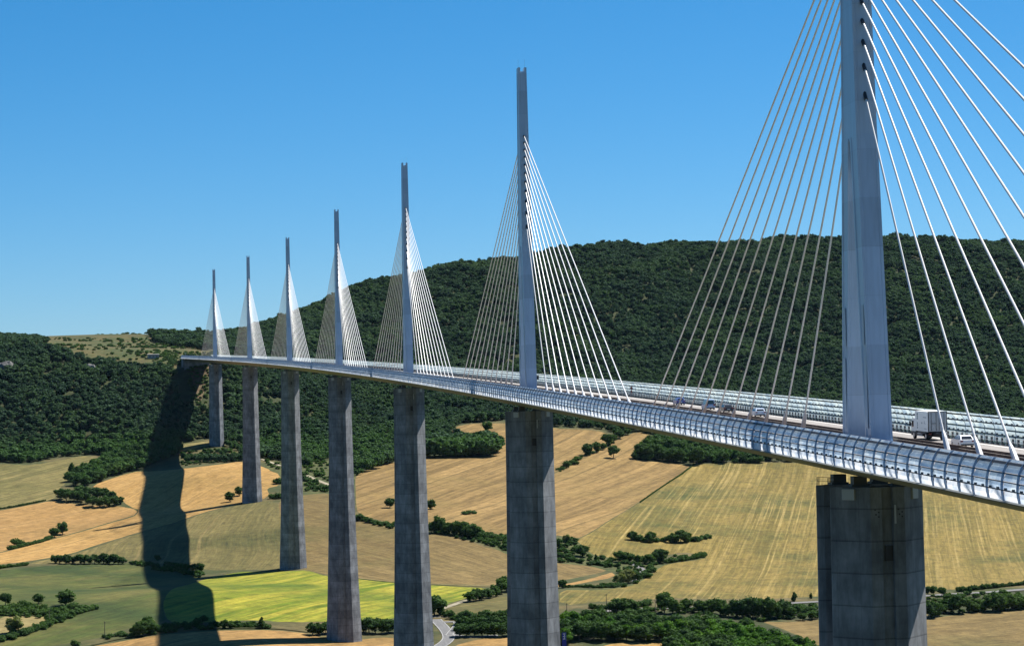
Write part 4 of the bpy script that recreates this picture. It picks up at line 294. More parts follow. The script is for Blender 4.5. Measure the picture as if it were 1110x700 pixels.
# ------------------------------------------------------------------ terrain height
CT=np.array(CTRL)
def tps(C,lam=6e-4):
    X=C[:,:2]/1000.;n=len(X);r2=((X[:,None]-X[None])**2).sum(-1)
    K=np.where(r2>0,r2*np.log(np.maximum(r2,1e-12)),0)*.5
    A=np.zeros((n+3,n+3));A[:n,:n]=K+lam*np.eye(n);A[:n,n]=1;A[:n,n+1:]=X;A[n,:n]=1;A[n+1:,:n]=X.T
    b=np.zeros(n+3);b[:n]=C[:,2];return X,np.linalg.solve(A,b)
TX,TW=tps(CT)
_rs=np.random.RandomState(7)
WAVES=[(math.cos(a)/l,math.sin(a)/l,ph,am) for a,l,ph,am in [(.3,95,1,1.6),(1.4,70,2,1.2),(2.5,120,.4,2.0),(.9,48,3,.9),(2.0,36,5,.7),(.1,180,2.2,2.4)]]
def TH(x,y):
    x=np.asarray(x,float);y=np.asarray(y,float);sh=x.shape;x=x.ravel();y=y.ravel();n=len(TX);o=np.empty_like(x)
    for i in range(0,len(x),20000):
        a=x[i:i+20000]/1000;b=y[i:i+20000]/1000
        r2=(a[:,None]-TX[:,0])**2+(b[:,None]-TX[:,1])**2
        o[i:i+20000]=.5*(r2*np.log(np.maximum(r2,1e-12)))@TW[:n]+TW[n]+TW[n+1]*a+TW[n+2]*b
    # beyond the fitted area flatten towards plateau level
    far=np.clip((np.hypot(x,y-1200)-3200)/2500,0,1);o=o*(1-far)+far*60*np.sign(np.maximum(y,-1e9)*0+1)
    k=np.clip((y-2250)/350,0,1);k=k*k*(3-2*k)*np.clip((x+60)/250,0,1)
    for cx,cy,ph,am in WAVES: o+=k*am*1.2*np.sin(6.283*(x*cx+y*cy)+ph)
    return o.reshape(sh)
def th(x,y): return float(TH([x],[y])[0])
def inpoly(x,y,poly):
    c=np.zeros(x.shape,bool)
    for i in range(len(poly)):
        x1,y1=poly[i];x2,y2=poly[i-1]
        mm=((y1>y)!=(y2>y))
        with np.errstate(all='ignore'): c^=mm&(x<(x2-x1)*(y-y1)/((y2-y1)+1e-12)+x1)
    return c
def chaikin(P):
    o=[]
    for i in range(len(P)):
        a=np.array(P[i]);b=np.array(P[(i+1)%len(P)]);o+=[tuple(a*.8+b*.2),tuple(a*.2+b*.8)]
    return o
def densify(P,step,closed=True):
    o=[];n=len(P)
    for i in range(n if closed else n-1):
        a=np.array(P[i],float);b=np.array(P[(i+1)%n],float);k=max(1,int(np.hypot(*(b-a))/step))
        o+=[tuple(a+(b-a)*j/k) for j in range(k)]
    if not closed: o.append(tuple(P[-1]))
    return o
def build_ground():
    polys=[(nm,mt,densify(chaikin(P),14),ang) for nm,mt,P,ang in FIELDS]
    fxs=np.arange(-520,860,15.);fys=np.arange(860,2420,15.)
    g1=np.array([(x+(7.5 if j%2 else 0),y) for j,y in enumerate(fys) for x in fxs])
    g2=np.array([(x,y) for y in np.arange(2420,3700,24.) for x in np.arange(-900,1500,24.)])
    g3=np.array([(x,y) for y in np.arange(-1500,6500,70.) for x in np.arange(-2600,3000,70.)])
    g3=g3[~((g3[:,0]>-560)&(g3[:,0]<880)&(g3[:,1]>840)&(g3[:,1]<2440))]
    g3=g3[~((g3[:,0]>-930)&(g3[:,0]<1530)&(g3[:,1]>2400)&(g3[:,1]<3720))]
    a=np.linspace(0,2*np.pi,72,endpoint=False)
    g4=np.array([(200+r*np.cos(t),2500+r*np.sin(t)) for r in (6500,9000,13000,20000) for t in a])
    g4=g4[~((g4[:,0]>-2700)&(g4[:,0]<3100)&(g4[:,1]>-1600)&(g4[:,1]<6600))]
    pts=[tuple(q) for q in np.concatenate([g1,g2,g3,g4])]
    V=[Vector(q) for q in pts];E=[]
    for nm,mt,P,ang in polys:
        o=len(V);V+=[Vector(q) for q in P];E+=[(o+i,o+(i+1)%len(P)) for i in range(len(P))]
    vs,es,fs,_,_,_=delaunay_2d_cdt(V,E,[],0,.02)
    xy=np.array([(v.x,v.y) for v in vs]);z=TH(xy[:,0],xy[:,1]);F=np.array([f for f in fs if len(f)==3])
    c=xy[F].mean(1);own=np.full(len(F),-1)
    order=[i for i in range(len(polys)) if polys[i][0]!='forest_floor']+[i for i in range(len(polys)) if polys[i][0]=='forest_floor']
    for i in order:
        inn=inpoly(c[:,0],c[:,1],polys[i][2])&(own<0);own[inn]=i
    XYZ=np.column_stack([xy,z])
    for i in range(-1,len(polys)):
        ff=F[own==i]
        if len(ff)==0: continue
        u,inv=np.unique(ff,return_inverse=True);inv=inv.reshape(ff.shape)
        nm='ground' if i<0 else polys[i][0]
        me=bpy.data.meshes.new(nm);me.from_pydata(XYZ[u].tolist(),[],inv.tolist())
        me.polygons.foreach_set('use_smooth',[True]*len(me.polygons))
        me.materials.append(fmat('dry_ground') if i<0 else fmat(polys[i][1],polys[i][3]));me.update()
        if len(me.polygons) and me.polygons[0].normal.z<0: me.flip_normals()
        tag(link(nm,me),kind='structure')
build_ground()
def ribbon(P,w,dz,off=0):
    P=densify(P,4,False);mb=MB();A=np.array(P)
    for _ in range(3): A[1:-1]=(A[:-2]+2*A[1:-1]+A[2:])/4
    T=np.gradient(A,axis=0);T/=np.linalg.norm(T,axis=1)[:,None]+1e-9;Nn=np.stack([-T[:,1],T[:,0]],1)
    cols=[A+Nn*(off+w*k) for k in(-.5,-.17,.17,.5)]
    secs=[]
    Z=[TH(c[:,0],c[:,1])+dz for c in cols]
    for i in range(len(A)): secs.append([(cols[k][i,0],cols[k][i,1],Z[k][i]) for k in range(4)])
    mb.loft(secs,cap=False,closed=False);return mb
RM={'asphalt':ASPH,'asphalt_light':ASPHL}
for i,(nm,mt,wd,P) in enumerate(ROADS):
    dz=.22+.02*i
    m_=RM[mt] if mt in RM else fmat(mt)
    mb=ribbon(P,wd,dz);o=mb.build(nm,m_,smooth=True,recalc=False)
    if o.data.polygons[0].normal.z<0: o.data.flip_normals()
    tag(o,kind='structure')
    if mt=='asphalt':
        mb=MB()
        for s_ in(-1,1):
            r=ribbon(P,.22,dz+.03,s_*(wd/2-.4));mb.add(r.v,r.f)
        o=mb.build('road_marking',mat('worn_road_paint',(.38,.38,.37),.8),recalc=False);tag(o,kind='structure')
# ------------------------------------------------------------------ viaduct
SL=.03025
def BP(y,off=0,z=0):
    t=math.atan(y/20000);return Vector((-y*y/40000+off*math.cos(t),y+off*math.sin(t),SL*y+z))
def th_at(y): return math.atan(y/20000)
Y0,Y1=-206.,2260.
VIA=empty('viaduct',BP(0,0,-99))
tag(VIA,'long white cable-stayed viaduct on seven tall concrete piers crossing the valley','viaduct')
INV=Matrix.Translation(-VIA.location)
def vpart(mb,name,m,parent=None,**k):
    o=mb.build(name,m,parent or VIA,**k)
    if parent is None: o.location=Vector(o.location)-VIA.location if False else -VIA.location
    return o
def seq(y0,y1,st): 
    n=max(1,int(round((y1-y0)/st)));return [y0+(y1-y0)*i/n for i in range(n+1)]
prof=[(-13.95,0),(-15.9,-.02),(-16.05,-.12),(-15.8,-.3),(-13.2,-.74),(-2.0,-3.9),(2.0,-3.9),(13.2,-.74),(15.8,-.3),(16.05,-.12),(15.9,-.02),(13.95,0)]
mb=MB();mb.loft([[BP(y,a,z) for a,z in prof] for y in seq(Y0,Y1,12)])
DECK=vpart(mb,'deck',DECKP)
def dsub(mb,name,m,**k): return mb.build(name,m,DECK,**k)
for a,b in((-13.4,-2.3),(2.3,13.4)):
    mb=MB();mb.loft([[BP(y,a,.05),BP(y,b,.05)] for y in seq(Y0,Y1,12)],closed=False);dsub(mb,'roadway',ROADM,recalc=False)
mb=MB();mb.loft([[BP(y,-2.3,.052),BP(y,-2.1,.16),BP(y,2.1,.16),BP(y,2.3,.052)] for y in seq(Y0,Y1,12)],closed=False);dsub(mb,'central_reserve',RUST,recalc=False)
mb=MB()
for off in(-12.3,-3.1,3.1,12.3): mb.loft([[BP(y,off-.12,.056),BP(y,off+.12,.056)] for y in seq(Y0,Y1,12)],closed=False)
for off in(-6.9,6.9,-9.9):
    y=Y0
    while y<Y1-4: mb.add([BP(y,off-.1,.056),BP(y,off+.1,.056),BP(y+3,off+.1,.056),BP(y+3,off-.1,.056)],[(0,1,2,3)]);y+=13
dsub(mb,'lane_marking',LINE,recalc=False)
# median barrier: two brown rails on posts
for sd in(-1,1):
    mb=MB()
    for z0,z1 in((.12,.44),(.48,.80),(.84,1.15)):
        mb.loft([[BP(y,sd*1.95-.06,z0),BP(y,sd*1.95+.06,z0),BP(y,sd*1.95+.06,z1),BP(y,sd*1.95-.06,z1)] for y in seq(Y0,Y1,12)])
    vpart(mb,'median_barrier',RUST)
# wind screens
BAY=4.166
sc=[(-15.98,.02),(-16.10,.55),(-16.14,1.15),(-16.08,1.8),(-15.93,2.45),(-15.68,3.0),(-15.32,3.45)]
def scp(t):
    t=t*(len(sc)-1);i=min(int(t),len(sc)-2);f=t-i;return (sc[i][0]*(1-f)+sc[i+1][0]*f,sc[i][1]*(1-f)+sc[i+1][1]*f)
rows=[(.01,.25),(.285,.435),(.468,.61),(.652,.842),(.912,.99)]
ys=seq(-202,2256,BAY)
for sd in(-1,1):
    fr=MB();out=-.15 if sd==-1 else .12
    for t0,t1 in((.255,.278),(.44,.462),(.615,.645)):   # dark horizontal rails
        (a,z),(a2,z2)=scp(t0),scp(t1)
        fr.loft([[BP(y,-sd*(a+out),z),BP(y,-sd*(a+out+.05),z),BP(y,-sd*(a2+out+.05),z2),BP(y,-sd*(a2+out),z2)] for y in seq(-202,2256,12)])
    for i in range(len(ys)-1):      # panel clips
        for fy in(.22,.72):
            for tc in((.30,) if sd==-1 else (.30,.66)):
                a,z=scp(tc);fr.box(BP(ys[i]+BAY*(fy if tc<.5 else fy-.1),-sd*(a+out),z),(.10,.55,.22),Matrix.Rotation(th_at(ys[i]),3,'Z'))
    scr=vpart(fr,'wind_screen',RAILM)
    tr=MB();(a,z),(a2,z2)=scp(.838),scp(.91)
    tr.loft([[BP(y,-sd*(a+out),z),BP(y,-sd*(a+out+.05),z),BP(y,-sd*(a2+out+.05),z2),BP(y,-sd*(a2+out),z2)] for y in seq(-202,2256,12)])
    tr.build('top_gap_strip',BLACK,scr)  # black strip filling the dark gap under the top row
    for ri,(t0,t1) in enumerate(rows):
        mb=MB();mid=(t0+t1)/2
        for i in range(len(ys)-1):
            y0,y1=ys[i]+.12,ys[i+1]-.12;jt=RNG.uniform(-.02,.03)
            (a,z),(m_,zm),(b,zb)=scp(t0),scp(mid),scp(t1)
            if ri<4: a+=-.05-jt;b+=.10+jt
            v=[BP(yy,-sd*o_,zz) for o_,zz in((a,z),(m_,zm),(b,zb)) for yy in(y0,y1)]
            mb.add(v,[(0,1,3,2),(2,3,5,4)])
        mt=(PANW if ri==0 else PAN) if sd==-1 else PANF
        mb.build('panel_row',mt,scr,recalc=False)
    # posts; the 100 nearest seen as separate parts
    def post(mb,y):
        for t in range(6):
            a,z=sc[t];b,z2=sc[t+1];w_=.038
            vs=[BP(y+dy,-sd*(o_+dx),zz) for o_,zz in((a,z),(b,z2)) for dy,dx in((-w_,.02),(w_,.02),(w_,-.20),(-w_,-.20))]
            mb.add(vs,[(0,1,2,3),(7,6,5,4),(0,4,5,1),(1,5,6,2),(2,6,7,3),(3,7,4,0)])
    near=[y for y in ys if y>=-120][:100] if sd==-1 else [y for y in ys if y>=-20][:100]
    rest=MB();ns=set(near)
    for y in ys:
        if y in ns: mb=MB();post(mb,y);mb.build('post',POSTM,scr)
        else: post(rest,y)
    tag(rest.build('post',POSTM,scr),kind='stuff')
    # guard rail inside the screen
    gr=MB()
    for z0,z1 in((.52,.58),(.92,.98)):
        gr.loft([[BP(y,sd*13.62,z0),BP(y,sd*13.54,z0),BP(y,sd*13.54,z1),BP(y,sd*13.62,z1)] for y in seq(-202,2256,12)])
    g=vpart(gr,'guard_rail',STEEL)
    rest=MB();cnt=0
    for y in seq(-202,2256,BAY/2):
        q=MB() if (y>(-25 if sd==1 else -120) and cnt<100) else None
        t=q or rest
        t.box(BP(y,sd*13.70,.5),(.20,.34,1.0),Matrix.Rotation(th_at(y),3,'Z'))
        t.box(BP(y,sd*13.80,.12),(.34,.2,.2),Matrix.Rotation(th_at(y),3,'Z'))
        if q: q.build('post',GUARD,g);cnt+=1
    tag(rest.build('post',GUARD,g),kind='stuff')
# pylons
def profile(wx,d,groove=True):
    a,b=wx/2,d/2;g=.32*wx/2.7;e=.42*wx/2.7
    s_=.10
    P=[(-a,-b),(-a+g,-b),(-a+g+.08,-b+s_),(a-g-.08,-b+s_),(a-g,-b),(a,-b)]
    P+=[(a,-b+e),(a-s_,-b+e+.08),(a-s_,b-e-.08),(a,b-e)]
    P+=[(a,b),(a-g,b),(a-g-.08,b-s_),(-a+g+.08,b-s_),(-a+g,b),(-a,b)]
    P+=[(-a,b-e),(-a+s_,b-e-.08),(-a+s_,-b+e+.08),(-a,-b+e)]
    return P
HT=[44.2+2.47*i for i in range(11)]
HT=[44.2,47.9,51.0,53.7,56.2,58.5,60.7,62.8,64.8,66.7,68.5]
AN=[35.7+12.29*i for i in range(11)]
def mast_w(z): return 2.72-.40*max(0,z-38)/49
def mast_d(z): return 7.6-(4.7*max(0,z-38)/49)
pyl_meshes=None
def build_pylon(k):
    global pyl_meshes
    y=342*k;o0=empty('pylon',BP(y,0,0)-VIA.location,th_at(y));o0.parent=VIA
    tilt=None
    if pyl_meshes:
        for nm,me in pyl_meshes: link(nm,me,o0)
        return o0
    P_=[]
    # two legs
    for sd in(-1,1):
        mb=MB();secs=[]
        for z in (-.2,8,16,24,32,39):
            f=z/39;cy=sd*(5.9*(1-f)+2.15*f);d=2.75+.55*max(f,0)
            secs.append([(px,cy+py,z) for px,py in profile(2.75,d)])
        mb.loft(secs);mb.box((0,sd*5.9,.1),(3.5,3.6,.5))
        P_.append(mb.build('leg',SHADE_BLUE,o0))
        # riveted access panels on the leg, slightly greyer tone
        mb=MB()
        mb.box((-1.38,sd*5.3,6.5),(.04,1.2,9));mb.box((-1.385,sd*4.6,15),(.03,1.0,5))
        P_.append(mb.build('access_panel',GREYP,o0))
    mb=MB();secs=[]
    for z in (38.6,42,50,58,66,74,82,85.6): secs.append([(px,py,z) for px,py in profile(mast_w(z),mast_d(z))])
    mb.loft(secs)
    a=mast_w(86)/2;d=mast_d(86)
    for sd in(-1,1): mb.box((sd*(a-.32),0,86.25),(.62,d,1.5))
    mb.box((0,0,85.75),(2*a-1.3,d*.7,.5))
    mast=mb.build('mast',SHADE_BLUE,o0);P_.append(mast)
    mb=MB()
    for sd in(-1,1): mb.tube([(sd*(a-.3),0,87),(sd*(a-.3),0,89.4)],.02,5)
    P_.append(mb.build('lightning_rod',STEEL,o0))
    for sd in(-1,1):
        for i in range(11):
            h=HT[i];ye=sd*(mast_d(h)/2-.12);A=Vector((0,sd*AN[i],-0.0));top=Vector((0,ye,h))
            A.z=SL*AN[i]*sd+.25-(.0 if True else 0)
            A.x=-(AN[i]**2)/40000
            dr=(top-A).normalized()
            mb=MB();mb.m=0;mb.tube([A+dr*2.6,top-dr*.6],.135,8)
            mb.tube([A+dr*.4,A+dr*2.3,A+dr*2.9,A+dr*3.3],[.36,.30,.22,.15],10)
            mb.box(A+Vector((0,0,.15)),(.8,1.0,.7))
            mb.m=1;mb.tube([top-dr*.9,top+dr*.5],.24,8)
            P_.append(mb.build('stay_cable',[CABLE,DARK],o0,smooth=False))
    pyl_meshes=[(o.name.split('.')[0],o.data) for o in P_]
    return o0
PYL=[build_pylon(k) for k in range(7)]
# piers
PH=[94.5,244.96,221.05,144.21,136.42,111.94,77.56]
def pier_dx(d): return 6.3*(d/140)**2*.5
def half(sy,d,gap):   # outline of one pier column (one side of the split), d = depth below deck
    hx=5.9+pier_dx(d);fx=2.15+pier_dx(d)*.6;y0=gap;yc=3.9;y1=8.9
    g=.72
    c=min(.8,y0*.68)
    pts=[(-hx+c,y0),(-hx,y0+c*.6),(-hx,yc),(-fx,y1),(-g,y1),(-g+.08,y1-.5),(g-.08,y1-.5),(g,y1),(fx,y1),(hx,yc),(hx,y0+c*.6),(hx-c,y0)]
    return [(x,sy*y) for x,y in (pts if sy>0 else pts[::-1])]
for k in range(7):
    y=342*k;top=-5.25;Hk=PH[k];zb=-4.5-Hk-4
    pr=empty('pier',BP(y,0,0)-VIA.location,th_at(y));pr.parent=VIA
    split=min(90,Hk-18)
    for sy in(-1,1):
        mb=MB();secs=[]
        nz=10
        for i in range(nz+1):
            d=-top+(split+4.5+top)*i/nz;secs.append([(px,py,-d) for px,py in half(sy,d,3.0)])
        mb.loft(secs)
        for px,pz in((0,-13.2),(0,-42)): pass
        colm=mb.build('column',CONC,pr)
        q=MB();q.box((.25,sy*8.46,-13.4),(1.15,.14,1.9));q.build('hatch',DARK,pr)
        q=MB()
        for cx in(-2.6,2.6):
            for dx_,dz_ in((0,0),(.35,.28),(.35,-.28),(-.1,.6)): q.box((cx*.57+dx_,sy*8.9,-8.6+dz_),(.18,.1,.18))
        q.build('tie_hole',DARK,pr)
        q=MB();q.box((.95,sy*8.95,-8.6),(.22,.12,2.3));q.build('ladder',CONC2,pr)
        for sx in(-1,1):   # pale load plates on the chamfers
            hx,fx=4.95,2.05;c0=Vector((sx*4.1,sy*6.2,-6.15));ang=math.atan2(sy*5.4,-sx*3.8)
            q=MB();q.box(c0+Vector((sx*.08,sy*.08,0)),(2.0,.35,1.35),Matrix.Rotation(ang,3,'Z'));q.build('load_plate',CONC2,pr)
            q=MB();q.box((sx*2.6,sy*5.2,-4.6),(1.7,1.7,1.35));q.box((sx*2.6,sy*5.2,-5.1),(2.2,2.2,.3));q.build('bearing',GUARD,pr)
        q=MB()
        for sx in(-1,1):
            for yy in(2.3,2.9,3.5): q.box((sx*5.85,sy*yy,top+.55),(.06,.06,1.1))
            for zz in(.55,1.08): q.box((sx*5.85,sy*2.9,top+zz),(.05,1.2,.05));q.box((sx*4.8,sy*2.3,top+zz),(2.1,.05,.05))
        q.build('handrail',GUARD,pr)
    mb=MB();secs=[]
    d0=split+4.5;d1=-zb;nz=8
    for i in range(nz+1):
        d=d0+(d1-d0)*i/nz+(.01 if i==0 else 0)
        A=half(-1,d,0.0);B=half(1,d,0.0)
        a=[q for q in half(-1,d,1.5)];b=[q for q in half(1,d,1.5)]
        a=[q for q in a if abs(q[1])>2.1];b=[q for q in b if abs(q[1])>2.1]
        secs.append([(px,py,-d) for px,py in a[::1]+b[::1]])
    mb.loft(secs);mb.build('shaft',CONC,pr)
# abutments
for y,dn in((2263,14),(-209,14)):
    mb=MB();M_=Matrix.Rotation(th_at(y),3,'Z')
    mb.box(BP(y,0,-.6-dn/2-.7),(25,8,dn),M_)
    for sd in(-1,1): mb.box(BP(y+(6 if y>0 else -6),sd*13.2,-5),(1.4,14,9),M_)
    vpart(mb,'abutment',CONC)
mb=MB();mb.loft([[BP(y,-13,-.1),BP(y,13,-.1)] for y in seq(2260,2330,10)],closed=False);o=mb.build('approach_road',ROADM);tag(o,kind='structure')
mb=MB();mb.loft([[BP(y,-13,.0),BP(y,13,.0)] for y in seq(-420,-213,10)],closed=False);o=mb.build('approach_road',ROADM);tag(o,kind='structure')
# ------------------------------------------------------------------ vehicles
def wheel(parent,x,y,r,w_,side):
    mb=MB();mb.tube([(x-w_/2,y,r),(x-w_/2+.03,y,r),(x+w_/2-.03,y,r),(x+w_/2,y,r)],[r*.9,r,r,r*.9],16)
    t=mb.build('wheel',TYRE,parent)
    q=MB();q.tube([(x+side*(w_/2-.01),y,r),(x+side*(w_/2+.015),y,r)],r*.58,12);q.build('rim',RIM,t);return t
def put(o,y,off): 
    o.location=BP(y,off,.06);t=th_at(y);o.rotation_euler=(math.atan(SL),0,t);return o
def box_truck(y,off):
    o=put(empty('box_truck'),y,off)
    tag(o,'white box truck seen from behind passing the nearest pylon','truck')
    # local: +y forward, rear at y=0, length 8.3
    b=MB();b.box((0,3.1,2.42),(2.5,6.1,2.62));cargo=b.build('cargo_box',TRUCKW,o)
    q=MB()
    for s_ in(-1,1): q.box((s_*1.22,.02,2.42),(.08,.08,2.66))
    q.box((0,.02,3.72),(2.5,.08,.09));q.box((0,.02,1.13),(2.5,.08,.09));q.build('door_frame',BLACK,o)
    for s_ in(-1,1):
        q=MB();q.box((s_*.59,.015,2.42),(1.12,.06,2.46));d=q.build('rear_door',TRUCKD,o)
        q=MB();q.tube([(s_*.2,-.03,1.3),(s_*.2,-.03,3.6)],.03,6);q.tube([(s_*.85,-.03,1.3),(s_*.85,-.03,3.6)],.03,6);q.box((s_*.5,-.035,2.2),(.6,.03,.06));q.build('lock_bar',BLACK,d)
    q=MB()   # dark lettering column and small marks on the left side
    for z,h_,w_ in((3.30,.30,.5),(2.98,.22,.42),(2.72,.16,.5),(2.1,.26,.26),(1.82,.14,.3),(1.55,.2,.3)): q.box((-1.256,5.0,z),(.012,w_,h_))
    q.build('lettering',mat('dark_teal_paint',(.03,.09,.11),.5),cargo)
    q=MB()
    for z,y_,w_,h_ in((2.95,1.6,1.5,.09),(2.2,2.9,.35,.22),(2.35,1.7,.1,.35),(2.2,1.9,.12,.14),(2.12,1.4,.2,.1),(1.5,1.4,1.2,.07)): q.box((-1.256,y_,z),(.012,w_,h_))
    q.build('lettering',mat('grey_lettering',(.25,.26,.27),.5),cargo)
    c=MB();pr=[(6.25,.55),(8.2,.55),(8.28,1.4),(8.0,2.55),(7.6,2.75),(6.25,2.75)]
    c.loft([[(x,a,z) for a,z in pr] for x in(-1.18,1.18)]);cab=c.build('cab',TRUCKW,o)
    q=MB();q.box((0,7.2,.72),(2.42,2.0,.55));q.build('lower_cab_trim',BLACK,cab)
    q=MB();q.loft([[(x,8.30,1.5),(x,8.03,2.5),(x,7.98,2.5),(x,8.24,1.5)] for x in(-1.05,1.05)]);q.build('windscreen',GLASS,cab)
    for s_ in(-1,1):
        q=MB();q.box((s_*1.185,7.5,1.95),(.03,.9,.8));q.build('side_window',GLASS,cab)
        q=MB();q.box((s_*1.42,7.95,2.0),(.22,.1,.62));q.tube([(s_*1.18,7.9,2.3),(s_*1.42,7.95,2.28)],.03,5);q.build('mirror',BLACK,cab)
    q=MB();q.loft([[(x,6.9,2.76),(x,6.35,3.5),(x,6.3,3.5),(x,6.3,2.76)] for x in(-1.0,1.0)]);q.build('roof_fairing',TRUCKW,o)
    q=MB();q.box((0,3.6,.85),(.9,7.6,.28));q.box((0,.1,.55),(2.3,.12,.14));q.box((0,.5,.75),(.8,.9,.3));q.box((0,4.3,.75),(2.3,1.8,.6));q.box((0,5.9,.8),(2.36,.5,.7));q.box((0,2.6,.95),(2.4,2.2,.3));q.build('chassis',BLACK,o)
    for s_ in(-1,1):
        q=MB()
        for z in(.55,.8): q.box((s_*1.17,4.2,z),(.05,2.4,.12))
        q.build('side_guard',STEEL,o)
        q=MB();q.box((s_*1.0,.02,.86),(.35,.08,.14));q.build('tail_lamp',REDL,o)
        q=MB();q.box((s_*1.0,2.15,.62),(.5,.03,.55));q.build('mudguard',BLACK,o)
        wheel(o,s_*1.0,1.3,.5,.45,s_);wheel(o,s_*1.05,6.95,.5,.3,s_)
    q=MB();q.box((0,.0,.95),(.52,.03,.12));q.build('number_plate',LINE,o)
    return o
def car(name,label,cat,y,off,col,L_=4.3,H=1.48,van=False,roof=None):
    o=put(empty(name),y,off);tag(o,label,cat)
    W_=1.78
    paint=mat('paint_'+name+'_%d'%round(y),col,.28,.1,.7)
    low=[(0.0,.35),(0.02,.62),(.06,.95),(.25,1.0)] if not van else [(0,.35),(0,.7),(.03,1.0),(.25,1.02)]
    hb=[(L_-1.25,.98),(L_-.35,.84),(L_-.05,.70),(L_,.4),(L_-.2,.24),(.2,.24)]
    pr=low+hb
    mb=MB();mb.loft([[(x*sx_,a if 0.3<a<L_-.3 else a+(0.12 if a<.3 else -.12)*e_,z) for a,z in pr] for x,sx_,e_ in((-W_/2,1,1),(-W_/2+.1,1,0),(W_/2-.1,1,0),(W_/2,1,1))]);body=mb.build('body',paint,o)
    if van: cp=[(.08,.98),(.14,H-.1),(.3,H),(L_-1.9,H),(L_-1.05,.98)]
    else: cp=[(.12,.96),(.62,H-.08),(1.0,H),(L_-2.25,H-.02),(L_-1.2,.96)]
    mb=MB();i_=.14
    mb.loft([[(x,a,z) for a,z in cp] for x in(-W_/2+.07,W_/2-.07)])
    for i,v in enumerate(mb.v):
        x,a,z=v
        if z>H-.2: mb.v[i]=(x*.84,a,z)
    cab=mb.build('cabin',paint,o)
    # glazing sheets just outside the cabin
    ra,rb=cp[0],cp[1]
    def lerp(p,q,t): return (p[0]+(q[0]-p[0])*t,p[1]+(q[1]-p[1])*t)
    p,q_=lerp(ra,rb,.12),lerp(ra,rb,.9)
    mb=MB();mb.add([(-W_/2+.2,p[0]-.02,p[1]),(W_/2-.2,p[0]-.02,p[1]),(W_/2-.32,q_[0]-.02,q_[1]),(-W_/2+.32,q_[0]-.02,q_[1])],[(0,1,2,3)]);mb.build('rear_window',GLASS,cab,recalc=False)
    fa,fb=cp[-1],cp[-2];p,q_=lerp(fa,fb,.1),lerp(fa,fb,.92)
    mb=MB();mb.add([(-W_/2+.2,p[0]+.03,p[1]),(W_/2-.2,p[0]+.03,p[1]),(W_/2-.3,q_[0]+.03,q_[1]),(-W_/2+.3,q_[0]+.03,q_[1])],[(0,1,2,3)]);mb.build('windscreen',GLASS,cab,recalc=False)
    for s_ in(-1,1):
        x0=s_*(W_/2-.055);x1=s_*((W_/2-.07)*.84+.03)
        a0=.45 if not van else .35
        mb=MB();mb.add([(x0,a0,1.02),(x0,L_-1.4,1.02),(x1,L_-2.15 if not van else L_-1.75,H-.16),(x1,a0+.42 if not van else a0+.1,H-.16)],[(0,1,2,3)]);mb.build('side_window',GLASS,cab,recalc=False)
        mb=MB();mb.box((s_*(W_/2-.18),.03,.78 if not van else .95),(.3,.1,.16 if not van else .34));mb.build('tail_lamp',REDL,o)
        mb=MB();mb.box((s_*(W_/2-.2),L_-.12,.66),(.32,.16,.14));mb.build('headlamp',LINE,o)
        mb=MB();mb.box((s_*(W_/2+.08),L_-1.55,1.02),(.18,.1,.13));mb.build('mirror',paint,o)
        wheel(o,s_*(W_/2-.1),.8,.32,.21,s_);wheel(o,s_*(W_/2-.1),L_-.82,.32,.21,s_)
    mb=MB();mb.box((0,-.01,.62),(.52,.02,.11));mb.build('number_plate',LINE,o)
    mb=MB();mb.box((0,.03,.38),(W_-.2,.1,.16));mb.build('bumper',BLACK,o)
    if roof:
        mb=MB();mb.box((0,L_*.4,H+.35),(1.2,2.0,.6));mb.build('roof_box',mat('roof_box',roof,.5),o)
    return o
box_truck(3.3,10.2)
car('car','white hatchback following the box truck','car',-17.4,7.8,(.78,.78,.78),4.2,1.5)
car('car','silver blue car nearest behind the left stay fan of the nearest pylon, rightmost of four','car',105.5,9.4,(.48,.56,.68),4.4,1.46)
car('car','dark nearly black car between the silver blue car and the blue van','car',132.0,9.4,(.025,.025,.03),4.4,1.46)
car('van','light blue van with dark rear windows ahead of the dark car','van',149.5,9.6,(.25,.36,.55),4.7,2.0,van=True)
car('car','deep blue car leading the row of four vehicles','car',184.5,10.6,(.05,.10,.32),4.3,1.5)
car('car','tiny dark car far along the deck near the third pylon','car',760,9.2,(.03,.03,.035),4.4,1.5)
# small things on the deck
o=empty('traffic_sign',BP(424,13.95,0),th_at(424));tag(o,'dark square sign on the far parapet right of the second pylon','sign')
mb=MB();mb.box((0,0,.9),(.12,.12,1.8));mb.build('post',GUARD,o)
mb=MB();mb.box((0,0,2.4),(1.3,.08,1.2));mb.build('panel',mat('sign_back',(.02,.025,.035),.5),o)
o=empty('call_post',BP(264,14.2,0),th_at(264));tag(o,'slim red post on the far edge of the deck left of the deep blue car','post')
mb=MB();mb.box((0,0,1.2),(.16,.16,2.4));mb.build('pole',mat('red_brown_paint',(.22,.05,.04),.6),o)
mb=MB();mb.box((0,0,2.1),(.55,.1,.4));mb.box((0,-.08,1.2),(.35,.2,.5));mb.build('housing',mat('red_brown_paint',(.22,.05,.04),.6),o)
